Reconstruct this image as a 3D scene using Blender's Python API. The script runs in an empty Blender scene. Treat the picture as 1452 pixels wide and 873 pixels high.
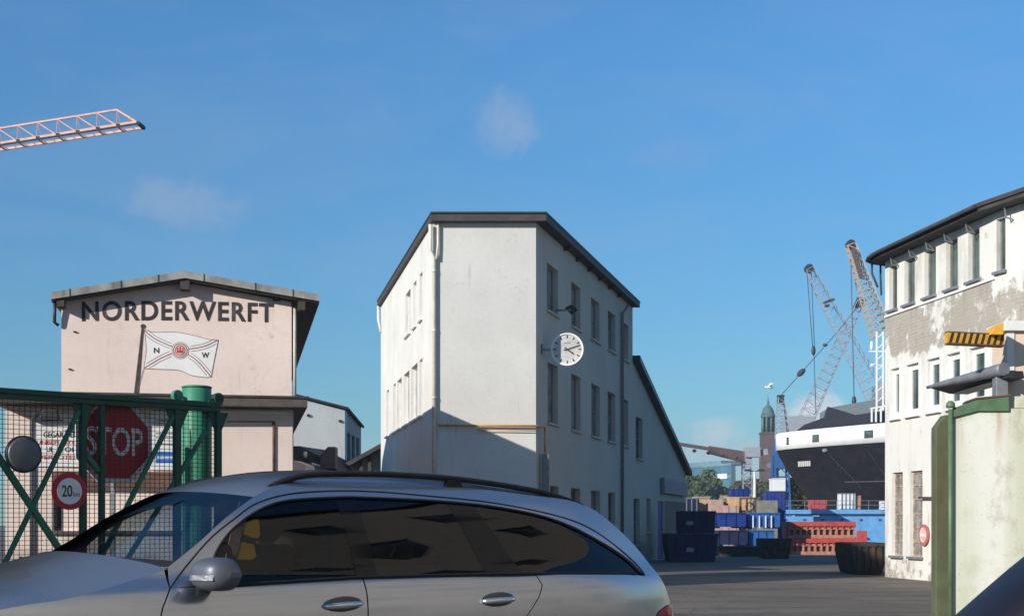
import bpy, bmesh, math, random
from mathutils import Vector, Matrix
R = math.radians
random.seed(7)
scene = bpy.context.scene
COL = scene.collection

# ------------------------------------------------------------ camera, sky, sun, exposure
F, CX, HY, EYE = 2000.0, 726.0, 742.0, 1.25        # focal length in photo pixels, principal column, horizon row, eye height
cam_d = bpy.data.cameras.new('camera')
cam = bpy.data.objects.new('camera', cam_d); COL.objects.link(cam)
cam.location = (0, 0, EYE); cam.rotation_euler = (R(90), 0, 0)
cam_d.sensor_width = 36.0; cam_d.lens = 36.0 * F / 1452.0
cam_d.shift_y = (HY - 436.5) / 1452.0
cam_d.clip_start = 0.05; cam_d.clip_end = 6000
scene.camera = cam

SUN_AZ, SUN_EL = 227.0, 20.5                        # compass style: 0 = +Y, 90 = +X
sv = Vector((math.sin(R(SUN_AZ)) * math.cos(R(SUN_EL)), math.cos(R(SUN_AZ)) * math.cos(R(SUN_EL)), math.sin(R(SUN_EL))))
sun_d = bpy.data.lights.new('sun', 'SUN'); sun_d.energy = 5.0; sun_d.angle = R(0.5); sun_d.color = (1.0, 0.93, 0.83)
sun = bpy.data.objects.new('sun', sun_d); COL.objects.link(sun)
sun.rotation_euler = (-sv).to_track_quat('-Z', 'Y').to_euler(); sun.location = (-30, -30, 40)

world = bpy.data.worlds.new('World'); scene.world = world; world.use_nodes = True
def build_world():
    nt = world.node_tree; N = nt.nodes; L = nt.links; N.clear()
    out = N.new('ShaderNodeOutputWorld'); bg = N.new('ShaderNodeBackground')
    sky = N.new('ShaderNodeTexSky'); sky.sky_type = 'NISHITA'; sky.sun_disc = False
    sky.sun_elevation = R(SUN_EL); sky.sun_rotation = R(SUN_AZ)
    sky.air_density = 1.0; sky.dust_density = 0.1; sky.ozone_density = 2.2
    bg.inputs['Strength'].default_value = 0.125
    tc = N.new('ShaderNodeTexCoord')
    sep = N.new('ShaderNodeSeparateXYZ'); L.new(tc.outputs['Generated'], sep.inputs[0])
    def math_(op, a, b=None, c=None):
        n = N.new('ShaderNodeMath'); n.operation = op
        for i, x in enumerate((a, b, c)):
            if x is None: continue
            if isinstance(x, (int, float)): n.inputs[i].default_value = x
            else: L.new(x, n.inputs[i])
        return n.outputs[0]
    noi = N.new('ShaderNodeTexNoise'); noi.inputs['Scale'].default_value = 34; noi.inputs['Detail'].default_value = 9; noi.inputs['Roughness'].default_value = 0.66; noi.inputs['Distortion'].default_value = 0.4
    L.new(tc.outputs['Generated'], noi.inputs['Vector'])
    az = math_('ARCTAN2', sep.outputs[0], sep.outputs[1]); el = math_('ARCSINE', sep.outputs[2])
    hue = N.new('ShaderNodeHueSaturation'); hue.inputs['Saturation'].default_value = 1.12; hue.inputs['Value'].default_value = 1.0
    L.new(sky.outputs[0], hue.inputs['Color'])
    tint = N.new('ShaderNodeMix'); tint.data_type = 'RGBA'; tint.blend_type = 'MULTIPLY'; tint.inputs['Factor'].default_value = 1
    L.new(hue.outputs[0], tint.inputs['A']); tint.inputs['B'].default_value = (.54, .91, 1.12, 1)
    low = N.new('ShaderNodeMapRange'); low.inputs['From Min'].default_value = R(3); low.inputs['From Max'].default_value = R(19); low.inputs['To Min'].default_value = .63; low.inputs['To Max'].default_value = 1.0
    L.new(el, low.inputs['Value'])
    dim = N.new('ShaderNodeVectorMath'); dim.operation = 'SCALE'; L.new(tint.outputs['Result'], dim.inputs[0]); L.new(low.outputs[0], dim.inputs['Scale'])
    col = dim.outputs[0]
    # small clouds, each a direction in the sky: azimuth, elevation, half widths, strength, colour
    clouds = [(-0.2, 15.7, 1.75, 1.75, .30, (3.6, 3.7, 4.3)), (-13.2, 12.5, 3.2, 1.3, .26, (3.6, 3.5, 4.1)),
              (8.2, 3.75, 1.6, 0.8, .75, (5.2, 5.2, 5.6)), (12.1, 4.6, 1.35, 0.9, .9, (5.8, 5.8, 6.0)),
              (6.6, 14.5, 2.6, 1.0, .10, (3.4, 3.4, 4.1)), (9.0, 2.6, 6.5, 1.1, .45, (4.4, 4.6, 5.2)), (-9.5, 3.0, 6.0, 1.0, .25, (4.4, 4.6, 5.2))]
    for a, e, wa, we, st, c in clouds:
        da = math_('DIVIDE', math_('SUBTRACT', az, R(a)), R(wa)); de = math_('DIVIDE', math_('SUBTRACT', el, R(e)), R(we))
        d2 = math_('ADD', math_('MULTIPLY', da, da), math_('MULTIPLY', de, de))
        body = math_('SUBTRACT', 1.0, d2)
        m = math_('ADD', body, math_('MULTIPLY', math_('SUBTRACT', noi.outputs[0], 0.55), 2.6))
        mr = N.new('ShaderNodeMapRange'); mr.interpolation_type = 'SMOOTHSTEP'
        mr.inputs['From Min'].default_value = 0.0; mr.inputs['From Max'].default_value = 1.1; mr.inputs['To Max'].default_value = st
        L.new(m, mr.inputs['Value'])
        gate = math_('MULTIPLY', mr.outputs[0], math_('GREATER_THAN', body, -0.7))
        mix = N.new('ShaderNodeMix'); mix.data_type = 'RGBA'
        L.new(gate, mix.inputs['Factor']); L.new(col, mix.inputs['A']); mix.inputs['B'].default_value = (*c, 1)
        col = mix.outputs['Result']
    mp = N.new('ShaderNodeMapping'); mp.inputs['Scale'].default_value = (3.2, 3.2, 11); mp.inputs['Rotation'].default_value = (0, .25, 0); L.new(tc.outputs['Generated'], mp.inputs['Vector'])
    wn = N.new('ShaderNodeTexNoise'); wn.inputs['Scale'].default_value = 1.6; wn.inputs['Detail'].default_value = 8; wn.inputs['Roughness'].default_value = .6; wn.inputs['Distortion'].default_value = .6; L.new(mp.outputs[0], wn.inputs['Vector'])
    wr = N.new('ShaderNodeMapRange'); wr.inputs['From Min'].default_value = .46; wr.inputs['From Max'].default_value = .78; wr.inputs['To Max'].default_value = .16; L.new(wn.outputs[0], wr.inputs['Value'])
    wm = N.new('ShaderNodeMix'); wm.data_type = 'RGBA'; L.new(wr.outputs[0], wm.inputs['Factor']); L.new(col, wm.inputs['A']); wm.inputs['B'].default_value = (3.0, 3.6, 4.6, 1); col = wm.outputs['Result']
    L.new(col, bg.inputs['Color']); L.new(bg.outputs[0], out.inputs['Surface'])
build_world()
scene.view_settings.view_transform = 'Standard'; scene.view_settings.look = 'None'
scene.view_settings.exposure = 0.10; scene.view_settings.gamma = 1.0; scene.view_settings.use_curve_mapping = False
scene.render.resolution_x = 1024; scene.render.resolution_y = 615
scene.cycles.caustics_reflective = False; scene.cycles.caustics_refractive = False

# ------------------------------------------------------------ helpers
def W(px, py, Y):
    return Vector(((px - CX) / F * Y, Y, EYE + (HY - py) / F * Y))
def V(*a): return Vector(a)
ORG = {}
def _new(name, data): 
    o = bpy.data.objects.new(name, data); COL.objects.link(o); return o
def tag(o, label=None, cat=None, group=None, kind=None):
    if label: o['label'] = label
    if cat: o['category'] = cat
    if group: o['group'] = group
    if kind: o['kind'] = kind
    return o
def thing(name, label, cat, loc, group=None):
    o = _new(name, None); o.location = loc; o.empty_display_size = .2; ORG[o.name] = Vector(loc)
    return tag(o, label, cat, group)
class MB:
    def __init__(s): s.v = []; s.f = []; s.sm = []
    def add(s, vs, fs, smooth=False):
        b = len(s.v); s.v += [Vector(p) for p in vs]
        for f in fs: s.f.append(tuple(i + b for i in f)); s.sm.append(smooth)
        return s
    def obox(s, o, a, b, c):
        o = Vector(o); p = [o, o + a, o + a + b, o + b]; p += [q + c for q in p]
        return s.add(p, [(0,3,2,1),(4,5,6,7),(0,1,5,4),(1,2,6,5),(2,3,7,6),(3,0,4,7)])
    def box(s, c, d, rz=0):
        M = Matrix.Rotation(rz, 3, 'Z'); a = M @ V(d[0],0,0); b = M @ V(0,d[1],0); e = V(0,0,d[2])
        return s.obox(Vector(c) - (a + b + e) / 2, a, b, e)
    def bar(s, p, q, w, h=None, up=(0,0,1)):
        p = Vector(p); q = Vector(q); h = h or w; t = (q - p).normalized(); u = Vector(up)
        if abs(t.dot(u)) > .95: u = V(0,1,0) if abs(t.y) < .9 else V(1,0,0)
        a = t.cross(u).normalized() * w; b = a.cross(t).normalized() * h
        return s.obox(p - a/2 - b/2, q - p, a, b)
    def tube(s, pts, r, n=8, cap=True):
        pts = [Vector(p) for p in pts]; k = len(pts); rr = r if isinstance(r, (list, tuple)) else [r]*k; vs = []; ref = None
        for i, p in enumerate(pts):
            t = (pts[min(i+1, k-1)] - pts[max(i-1, 0)]).normalized()
            if ref is None: ref = V(0,0,1) if abs(t.z) < .9 else V(1,0,0)
            a = t.cross(ref).normalized(); b = a.cross(t).normalized(); ref = b
            for j in range(n):
                an = 2*math.pi*j/n; vs.append(p + (a*math.cos(an) + b*math.sin(an))*rr[i])
        fs = [(i*n+j, i*n+(j+1)%n, (i+1)*n+(j+1)%n, (i+1)*n+j) for i in range(k-1) for j in range(n)]
        s.add(vs, fs, True)
        if cap:
            s.add(vs[:n], [tuple(range(n))[::-1]]); s.add(vs[-n:], [tuple(range(n))])
        return s
    def lathe(s, c, ax, prof, n=16, smooth=True):
        c = Vector(c); ax = Vector(ax).normalized(); ref = V(0,0,1) if abs(ax.z) < .9 else V(1,0,0)
        a = ax.cross(ref).normalized(); b = a.cross(ax).normalized(); vs = []
        for r, h in prof:
            for j in range(n):
                an = 2*math.pi*j/n; vs.append(c + ax*h + (a*math.cos(an) + b*math.sin(an))*r)
        k = len(prof)
        fs = [(i*n+j, i*n+(j+1)%n, (i+1)*n+(j+1)%n, (i+1)*n+j) for i in range(k-1) for j in range(n)]
        s.add(vs, fs, smooth)
        if prof[0][0] > 1e-4: s.add(vs[:n], [tuple(range(n))[::-1]])
        if prof[-1][0] > 1e-4: s.add(vs[-n:], [tuple(range(n))])
        return s
    def disc(s, c, ax, r, t, n=28): return s.lathe(c, ax, [(r, 0), (r, t)], n, False)
    def prism(s, poly, vec):
        poly = [Vector(p) for p in poly]; n = len(poly); vec = Vector(vec)
        return s.add(poly + [p + vec for p in poly], [tuple(range(n))[::-1], tuple(range(n, 2*n))] + [(i, (i+1)%n, n+(i+1)%n, n+i) for i in range(n)])
    def grid(s, rows, smooth=True, closed=False):
        m = len(rows[0]); vs = [p for r in rows for p in r]
        fs = [(i*m+j, i*m+j+1, (i+1)*m+j+1, (i+1)*m+j) for i in range(len(rows)-1) for j in range(m-1)]
        if closed: fs += [(i*m+m-1, i*m, (i+1)*m, (i+1)*m+m-1) for i in range(len(rows)-1)]
        return s.add(vs, fs, smooth)
    def ball(s, c, d, n=14, m=9, M=None):
        rows = []
        for i in range(m+1):
            th = math.pi*i/m; rows.append([])
            for j in range(n):
                p = V(math.sin(th)*math.cos(2*math.pi*j/n)*d[0]/2, math.sin(th)*math.sin(2*math.pi*j/n)*d[1]/2, math.cos(th)*d[2]/2)
                rows[-1].append(Vector(c) + (M @ p if M else p))
        return s.grid(rows, True, True)
    def build(s, name, mat, parent=None, bevel=0, recalc=True, loc=None, solid=0):
        me = bpy.data.meshes.new(name)
        if parent is not None:
            r = parent
            while r.parent: r = r.parent
            o0 = ORG[r.name]
        else:
            o0 = Vector(loc) if loc is not None else V(0,0,0)
        me.from_pydata([p - o0 for p in s.v], [], s.f)
        bm = bmesh.new(); bm.from_mesh(me)
        bmesh.ops.remove_doubles(bm, verts=bm.verts, dist=1e-5)
        if recalc: bmesh.ops.recalc_face_normals(bm, faces=bm.faces)
        bm.to_mesh(me); bm.free()
        if len(me.polygons) == len(s.sm):
            me.polygons.foreach_set('use_smooth', s.sm)
        elif all(s.sm): me.polygons.foreach_set('use_smooth', [True]*len(me.polygons))
        me.materials.append(mat)
        o = _new(name, me)
        if parent is not None: o.parent = parent
        else:
            o.location = o0; ORG[o.name] = o0
        if solid:
            md = o.modifiers.new('solid', 'SOLIDIFY'); md.thickness = solid; md.offset = -1
        if bevel:
            md = o.modifiers.new('bevel', 'BEVEL'); md.width = bevel; md.segments = 2; md.limit_method = 'ANGLE'
        return o

# ------------------------------------------------------------ materials
def newmat(name):
    m = bpy.data.materials.new(name); m.use_nodes = True; nt = m.node_tree
    return m, nt, nt.nodes, nt.links, nt.nodes['Principled BSDF']
def rgb(h):   # sRGB 0-255 triple -> linear
    return tuple((c/255/12.92 if c/255 <= .04045 else ((c/255+.055)/1.055)**2.4) for c in h)
def noise(N, L, vec, scale, detail=4, rough=.55, mapping=None):
    n = N.new('ShaderNodeTexNoise'); n.inputs['Scale'].default_value = scale; n.inputs['Detail'].default_value = detail; n.inputs['Roughness'].default_value = rough
    if mapping:
        mp = N.new('ShaderNodeMapping'); mp.inputs['Scale'].default_value = mapping; L.new(vec, mp.inputs['Vector']); vec = mp.outputs[0]
    L.new(vec, n.inputs['Vector']); return n.outputs[0]
def ramp(N, L, fac, lo, hi, a=0., b=1.):
    r = N.new('ShaderNodeMapRange'); r.inputs['From Min'].default_value = lo; r.inputs['From Max'].default_value = hi
    r.inputs['To Min'].default_value = a; r.inputs['To Max'].default_value = b; r.interpolation_type = 'SMOOTHSTEP'
    L.new(fac, r.inputs['Value']); return r.outputs[0]
def mixc(N, L, fac, a, b):
    m = N.new('ShaderNodeMix'); m.data_type = 'RGBA'
    if isinstance(fac, (int, float)): m.inputs['Factor'].default_value = fac
    else: L.new(fac, m.inputs['Factor'])
    for k, x in (('A', a), ('B', b)):
        if isinstance(x, tuple): m.inputs[k].default_value = (*x[:3], 1)
        else: L.new(x, m.inputs[k])
    return m.outputs['Result']
def mth(N, L, op, a, b):
    n = N.new('ShaderNodeMath'); n.operation = op
    for i, x in enumerate((a, b)):
        if isinstance(x, (int, float)): n.inputs[i].default_value = x
        else: L.new(x, n.inputs[i])
    return n.outputs[0]
def bump(N, L, B, h, strength=.2, dist=.01):
    b = N.new('ShaderNodeBump'); b.inputs['Strength'].default_value = strength; b.inputs['Distance'].default_value = dist
    L.new(h, b.inputs['Height']); L.new(b.outputs[0], B.inputs['Normal'])
def pos(N): return N.new('ShaderNodeNewGeometry').outputs['Position']
def mat(name, c, rough=.6, metal=0, var=.15, scale=6, dirt=None, dirt_amt=.0, dirt_scale=(1.5,1.5,.35), spec=.4, bmp=.15):
    m, nt, N, L, B = newmat(name); p = pos(N)
    n = noise(N, L, p, scale); col = mixc(N, L, ramp(N, L, n, .3, .7), tuple(x*(1-var) for x in c), tuple(min(1, x*(1+var)) for x in c))
    if dirt_amt:
        d = noise(N, L, p, 1.6, 6, .65, dirt_scale); col = mixc(N, L, ramp(N, L, d, .52, .72, 0, dirt_amt), col, dirt)
    L.new(col, B.inputs['Base Color']); B.inputs['Roughness'].default_value = rough; B.inputs['Metallic'].default_value = metal
    B.inputs['Specular IOR Level'].default_value = spec
    if bmp: bump(N, L, B, noise(N, L, p, scale*9, 3), bmp, .004)
    return m
def glass(name, tint, rough=.02, refl=1.5, alpha=1.0):
    m, nt, N, L, B = newmat(name); N.remove(B); out = N['Material Output']
    t = N.new('ShaderNodeBsdfTransparent'); t.inputs[0].default_value = (*tint, 1)
    g = N.new('ShaderNodeBsdfGlossy'); g.inputs['Roughness'].default_value = rough; g.inputs['Color'].default_value = (.95, .97, 1, 1)
    fr = N.new('ShaderNodeFresnel'); fr.inputs['IOR'].default_value = refl
    mx = N.new('ShaderNodeMixShader'); L.new(fr.outputs[0], mx.inputs[0]); L.new(t.outputs[0], mx.inputs[1]); L.new(g.outputs[0], mx.inputs[2]); L.new(mx.outputs[0], out.inputs['Surface'])
    return m
def pane_mat(name, c, rough=.08):
    m, nt, N, L, B = newmat(name); p = pos(N); n = noise(N, L, p, 1.3, 2)
    L.new(mixc(N, L, ramp(N, L, n, .35, .65), tuple(x*.6 for x in c), tuple(x*1.5 for x in c)), B.inputs['Base Color'])
    B.inputs['Roughness'].default_value = rough; B.inputs['Specular IOR Level'].default_value = .6
    bump(N, L, B, noise(N, L, p, .9, 1), .08, .05); return m
def plaster(name, c, dirtc, amt, streak=.3, grain=40):
    m, nt, N, L, B = newmat(name); p = pos(N)
    big = noise(N, L, p, .55, 5, .6); col = mixc(N, L, ramp(N, L, big, .3, .72), tuple(x*.93 for x in c), tuple(min(1, x*1.05) for x in c))
    st = noise(N, L, p, 2.2, 6, .7, (1, 1, .16)); col = mixc(N, L, ramp(N, L, st, .56, .78, 0, streak), col, dirtc)
    sp = noise(N, L, p, 1.1, 8, .72); col = mixc(N, L, ramp(N, L, sp, .6, .74, 0, amt), col, dirtc)
    fine = noise(N, L, p, 9, 4, .6); col = mixc(N, L, ramp(N, L, fine, .35, .7, 0, .07), col, dirtc)
    run = noise(N, L, p, 6.5, 5, .7, (1, 1, .06)); where = noise(N, L, p, .8, 3, .6)
    col = mixc(N, L, mth(N, L, 'MULTIPLY', ramp(N, L, run, .56, .70, 0, .55), ramp(N, L, where, .45, .62)), col, dirtc)
    ck = mth(N, L, 'ABSOLUTE', mth(N, L, 'SUBTRACT', noise(N, L, p, .9, 6, .6), .5), 0)
    col = mixc(N, L, mth(N, L, 'MULTIPLY', ramp(N, L, ck, .001, .004, .28, 0), ramp(N, L, where, .5, .6)), col, tuple(x*.5 for x in dirtc))
    spz = N.new('ShaderNodeSeparateXYZ'); L.new(p, spz.inputs[0]); base = mth(N, L, 'ADD', ramp(N, L, spz.outputs[2], .0, 1.6, .16, -.2), big)
    col = mixc(N, L, ramp(N, L, base, .5, .62, 0, .55), col, dirtc)
    L.new(col, B.inputs['Base Color']); B.inputs['Roughness'].default_value = .85; B.inputs['Specular IOR Level'].default_value = .2
    bump(N, L, B, noise(N, L, p, grain, 4), .25, .006); return m
M = {}
M['pink'] = plaster('pink_plaster', rgb((236, 218, 208)), rgb((175, 150, 138)), .3, .25)
M['pink_low'] = plaster('pink_plaster_lower', rgb((226, 208, 198)), rgb((170, 150, 138)), .35, .3)
M['grey_wall'] = plaster('light_grey_render', rgb((206, 205, 200)), rgb((140, 135, 125)), .4, .25)
M['white_wall'] = plaster('white_painted_wall', rgb((222, 220, 214)), rgb((120, 112, 100)), .55, .35)
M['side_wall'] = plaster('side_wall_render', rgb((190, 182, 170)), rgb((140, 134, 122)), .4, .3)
M['pale_wall'] = plaster('pale_block_wall', rgb((224, 226, 222)), rgb((150, 150, 142)), .4, .3)
M['roof_brown'] = mat('brown_roof_edge', rgb((72, 64, 62)), .7, 0, .2, 4)
M['roof_green'] = mat('green_metal_edge', rgb((34, 58, 52)), .5, 0, .2, 4)
M['roof_grey'] = mat('grey_roof_sheet', rgb((150, 150, 144)), .75, 0, .25, 3, rgb((70, 75, 62)), .7)
M['roof_dark'] = mat('dark_roof_felt', rgb((66, 64, 64)), .85, 0, .25, 3)
M['soffit'] = mat('dark_timber', rgb((74, 66, 60)), .8, 0, .25, 8)
M['slab'] = mat('dark_slab_edge', rgb((92, 84, 78)), .8, 0, .2, 5)
M['frame_dark'] = mat('weathered_window_frame', rgb((120, 122, 122)), .6)
M['frame_white'] = mat('white_window_frame', rgb((225, 226, 222)), .5, 0, .06, 5)
M['frame_rust'] = mat('rusty_window_frame', rgb((166, 146, 130)), .75, 0, .35, 12)
M['pane'] = pane_mat('window_pane', (.045, .055, .065))
M['pane_pale'] = pane_mat('pale_window_pane', (.20, .21, .22), .15)  # paler grey than the plain window pane
M['pane_green'] = pane_mat('green_window_pane', (.05, .085, .08))
M['black'] = mat('black_plastic', (.012, .012, .014), .45, bmp=0)
M['rubber'] = mat('black_rubber', (.015, .015, .016), .8, bmp=0)
M['dark_metal'] = mat('dark_metal', (.05, .052, .055), .5, .3)
M['letter'] = mat('dark_lettering', rgb((58, 52, 54)), .7, bmp=0)
M['grey_metal'] = mat('grey_painted_metal', rgb((128, 132, 138)), .5, .2)
M['pipe_white'] = mat('cream_downpipe', rgb((216, 212, 196)), .5, 0, .1, 3)
M['pipe_grey'] = mat('grey_downpipe', rgb((120, 120, 122)), .5)
M['pipe_orange'] = mat('yellow_gas_pipe', rgb((205, 150, 70)), .5)
M['green'] = mat('green_gate_paint', rgb((34, 104, 78)), .45, 0, .15, 6, rgb((30, 50, 40)), .4)
M['green_dark'] = mat('dark_green_gate_paint', rgb((28, 70, 54)), .5, 0, .18, 6)
M['green_post'] = mat('green_post_paint', rgb((60, 136, 106)), .5, 0, .1, 5, rgb((40, 90, 70)), .4)
M['wire'] = mat('dark_wire', rgb((44, 52, 48)), .6, .2, bmp=0)
M['red_sign'] = mat('red_sign_face', rgb((176, 36, 48)), .4, 0, .06, 6, bmp=0)
M['white_sign'] = mat('white_sign_face', rgb((226, 226, 224)), .45, 0, .05, 6, bmp=0)
M['blue_sign'] = mat('blue_sign_face', rgb((44, 110, 190)), .45, bmp=0)
M['red_ink'] = mat('red_print', rgb((180, 60, 62)), .6, bmp=0)
M['purple_ink'] = mat('muted_red_line', rgb((138, 104, 108)), .7, bmp=0)
M['sign_back'] = mat('grey_sign_back', rgb((100, 104, 108)), .5, .5, .1, 8)
M['flag_white'] = mat('painted_white_flag', rgb((236, 236, 234)), .75, 0, .04, 4, rgb((196, 186, 180)), .5, (1.5,1.5,.5), bmp=0)
M['flag_pink'] = mat('painted_pink_disc', rgb((226, 186, 176)), .7, bmp=0)
M['clock_face'] = mat('white_clock_face', rgb((240, 240, 240)), .35, 0, .02, 4, bmp=0)
M['brick_red'] = None
M['dull_red'] = mat('faded_red_sign', rgb((172, 104, 100)), .6, 0, .2, 9)
M['faded_letter'] = mat('faded_dark_lettering', rgb((60, 54, 56)), .8, 0, .25, 5, rgb((140, 120, 114)), .45, (2,2,.8), bmp=0)
M['yellow'] = mat('yellow_paint', rgb((222, 168, 50)), .5)
M['orange_cloth'] = mat('orange_yellow_cloth', rgb((255, 190, 20)), .8, 0, .06, 6, bmp=.3)
M['blue'] = mat('blue_container_paint', rgb((28, 56, 128)), .5, 0, .25, 2.5, rgb((56, 48, 52)), .75, (1.2,1.2,.5))
M['blue_mid'] = mat('faded_blue_container_paint', rgb((46, 96, 162)), .5, 0, .25, 2.5, rgb((70, 66, 66)), .75, (1.2,1.2,.5))
M['navy'] = mat('navy_skip_paint', rgb((26, 36, 72)), .6, 0, .25, 4, rgb((30, 30, 34)), .6)
M['blue_light'] = mat('light_blue_dock_paint', rgb((104, 164, 216)), .55, 0, .1, 2, rgb((90, 120, 140)), .5)
M['blue_trim'] = mat('blue_dock_trim', rgb((52, 96, 146)), .55)
M['dock_red'] = mat('red_oxide_paint', rgb((186, 74, 66)), .65, 0, .18, 5, rgb((120, 90, 70)), .5)
M['dock_tan'] = mat('worn_oxide_paint', rgb((176, 124, 104)), .75, 0, .22, 5, rgb((120, 100, 84)), .5)
M['tan'] = mat('tan_plywood', rgb((196, 162, 118)), .8, 0, .15, 5)
M['pinkish'] = mat('pinkish_board', rgb((178, 150, 138)), .8, 0, .15, 5)
M['box_grey'] = mat('grey_tarpaulin', rgb((128, 126, 118)), .8, 0, .15, 4)
M['brown_rust'] = mat('rusty_brown_steel', rgb((112, 84, 72)), .8, .2, .3, 6)
M['skip'] = mat('scorched_dark_steel', rgb((56, 52, 48)), .8, .1, .45, 4, rgb((96, 70, 50)), .6)
M['white_paint'] = mat('white_hull_paint', rgb((238, 238, 236)), .4, 0, .04, 2, bmp=0)
M['hull_black'] = mat('black_hull_paint', rgb((38, 36, 42)), .5, 0, .25, 1.2, rgb((66, 62, 62)), .5)
M['ship_grey'] = mat('grey_deck_paint', rgb((120, 130, 134)), .6)
M['seam'] = mat('hull_weld_paint', rgb((84, 80, 84)), .6)
M['ship_dark'] = mat('dark_hatch_cover', rgb((52, 52, 62)), .6)
M['crane_pale'] = mat('pale_crane_paint', rgb((152, 158, 168)), .6)
M['crane_tan'] = mat('tan_crane_paint', rgb((176, 164, 146)), .6)
M['crane_pink'] = mat('salmon_crane_paint', rgb((214, 160, 138)), .6)
M['crane_blue'] = mat('blue_crane_paint', rgb((48, 94, 150)), .6)
M['copper'] = mat('green_copper', rgb((84, 108, 100)), .7, 0, .2, .3)
M['church'] = mat('dark_red_brick', rgb((98, 74, 68)), .85, 0, .2, .4)
M['bark'] = mat('bark', rgb((84, 70, 56)), .9)
M['interior'] = mat('dark_interior_cloth', (.018, .018, .02), .85, bmp=0)
M['chrome'] = mat('satin_chrome', (.55, .55, .57), .18, 1, .03, 5, bmp=0)
M['mirror_black'] = mat('black_mirror_plastic', (.012, .010, .018), .5, bmp=0)
M['cable'] = mat('dark_cable', rgb((70, 74, 84)), .6, bmp=0)
M['beige'] = plaster('beige_render', rgb((226, 206, 184)), rgb((170, 150, 130)), .3, .3)

def leaf_mat(name, c, c2):
    m, nt, N, L, B = newmat(name); p = pos(N); n = noise(N, L, p, .45, 3)
    L.new(mixc(N, L, ramp(N, L, n, .3, .7), c, c2), B.inputs['Base Color']); B.inputs['Roughness'].default_value = .7; B.inputs['Specular IOR Level'].default_value = .2
    return m
M['leaf'] = leaf_mat('dark_foliage', (.040, .062, .016), (.11, .12, .028))
M['leaf2'] = leaf_mat('turning_foliage', (.055, .058, .018), (.16, .11, .03))

def ground_mat():
    m, nt, N, L, B = newmat('worn_asphalt'); p = pos(N)
    big = noise(N, L, p, .14, 6, .62); col = mixc(N, L, ramp(N, L, big, .32, .7), (.125, .104, .080), (.215, .180, .136))
    patch = noise(N, L, p, .5, 7, .7, (.5, 1.6, 1)); col = mixc(N, L, ramp(N, L, patch, .50, .60, 0, .75), col, (.075, .068, .060))
    tr = noise(N, L, p, .9, 4, .6, (.12, 1.4, 1)); col = mixc(N, L, ramp(N, L, tr, .55, .62, 0, .6), col, (.06, .056, .052))
    ck = mth(N, L, 'ABSOLUTE', mth(N, L, 'SUBTRACT', noise(N, L, p, .35, 8, .65), .5), 0); col = mixc(N, L, ramp(N, L, ck, .002, .008, .7, 0), col, (.03, .028, .026))
    fine = noise(N, L, p, 35, 3); col = mixc(N, L, ramp(N, L, fine, .35, .65, 0, .35), col, (.24, .21, .18))
    moss = noise(N, L, p, .35, 5); col = mixc(N, L, ramp(N, L, moss, .62, .7, 0, .35), col, (.13, .12, .05))
    L.new(col, B.inputs['Base Color']); B.inputs['Roughness'].default_value = .9; B.inputs['Specular IOR Level'].default_value = .25
    bump(N, L, B, fine, .5, .01); return m
def peel_mat():    # white paint flaking off grey-buff brick, mostly in the band between the two upper window rows
    m, nt, N, L, B = newmat('peeling_white_paint'); p = pos(N)
    sep = N.new('ShaderNodeSeparateXYZ'); L.new(p, sep.inputs[0])
    sx = N.new('ShaderNodeCombineXYZ'); L.new(sep.outputs[1], sx.inputs[0]); L.new(sep.outputs[2], sx.inputs[1])
    br = N.new('ShaderNodeTexBrick'); br.inputs['Scale'].default_value = 1; br.inputs['Brick Width'].default_value = .24; br.inputs['Row Height'].default_value = .075; br.inputs['Mortar Size'].default_value = .010
    br.inputs['Color1'].default_value = (.43, .39, .335, 1); br.inputs['Color2'].default_value = (.38, .345, .295, 1); br.inputs['Mortar'].default_value = (.46, .43, .38, 1)
    L.new(sx.outputs[0], br.inputs['Vector'])
    n1 = noise(N, L, p, 1.1, 7, .68); n2 = noise(N, L, p, .7, 5, .6, (1, 1, .5))
    bn = mixc(N, L, ramp(N, L, n2, .35, .7, 0, .7), br.outputs['Color'], (.40, .365, .31))
    bn = mixc(N, L, ramp(N, L, noise(N, L, p, 3.5, 5, .65, (1, 1, .25)), .5, .72, 0, .6), bn, (.25, .225, .195))
    white = mixc(N, L, ramp(N, L, noise(N, L, p, 2.4, 6, .7, (1, 1, .3)), .46, .74, 0, .55), rgb((222, 221, 214)), rgb((150, 140, 126)))
    # band mask: 1 inside z 5.05..6.1, dropping off outside
    d = mth(N, L, 'ABSOLUTE', mth(N, L, 'SUBTRACT', sep.outputs[2], 5.58), 0)
    band = ramp(N, L, d, .38, .76, .15, -.22)
    # paint gone from the foot of the wall too
    foot = ramp(N, L, sep.outputs[2], .10, .75, .06, -.25)
    n1c = mth(N, L, 'ADD', mth(N, L, 'MULTIPLY', mth(N, L, 'SUBTRACT', n1, .5), 1.7), .5); mask = mth(N, L, 'ADD', mth(N, L, 'MAXIMUM', band, foot), n1c)
    f = ramp(N, L, mask, .50, .63)
    L.new(mixc(N, L, f, white, bn), B.inputs['Base Color']); B.inputs['Roughness'].default_value = .85; B.inputs['Specular IOR Level'].default_value = .2
    inv = mth(N, L, 'SUBTRACT', 1.0, f); bump(N, L, B, mth(N, L, 'ADD', inv, mth(N, L, 'MULTIPLY', mth(N, L, 'MULTIPLY', br.outputs['Fac'], f), -.3)), .6, .014)
    return m
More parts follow.
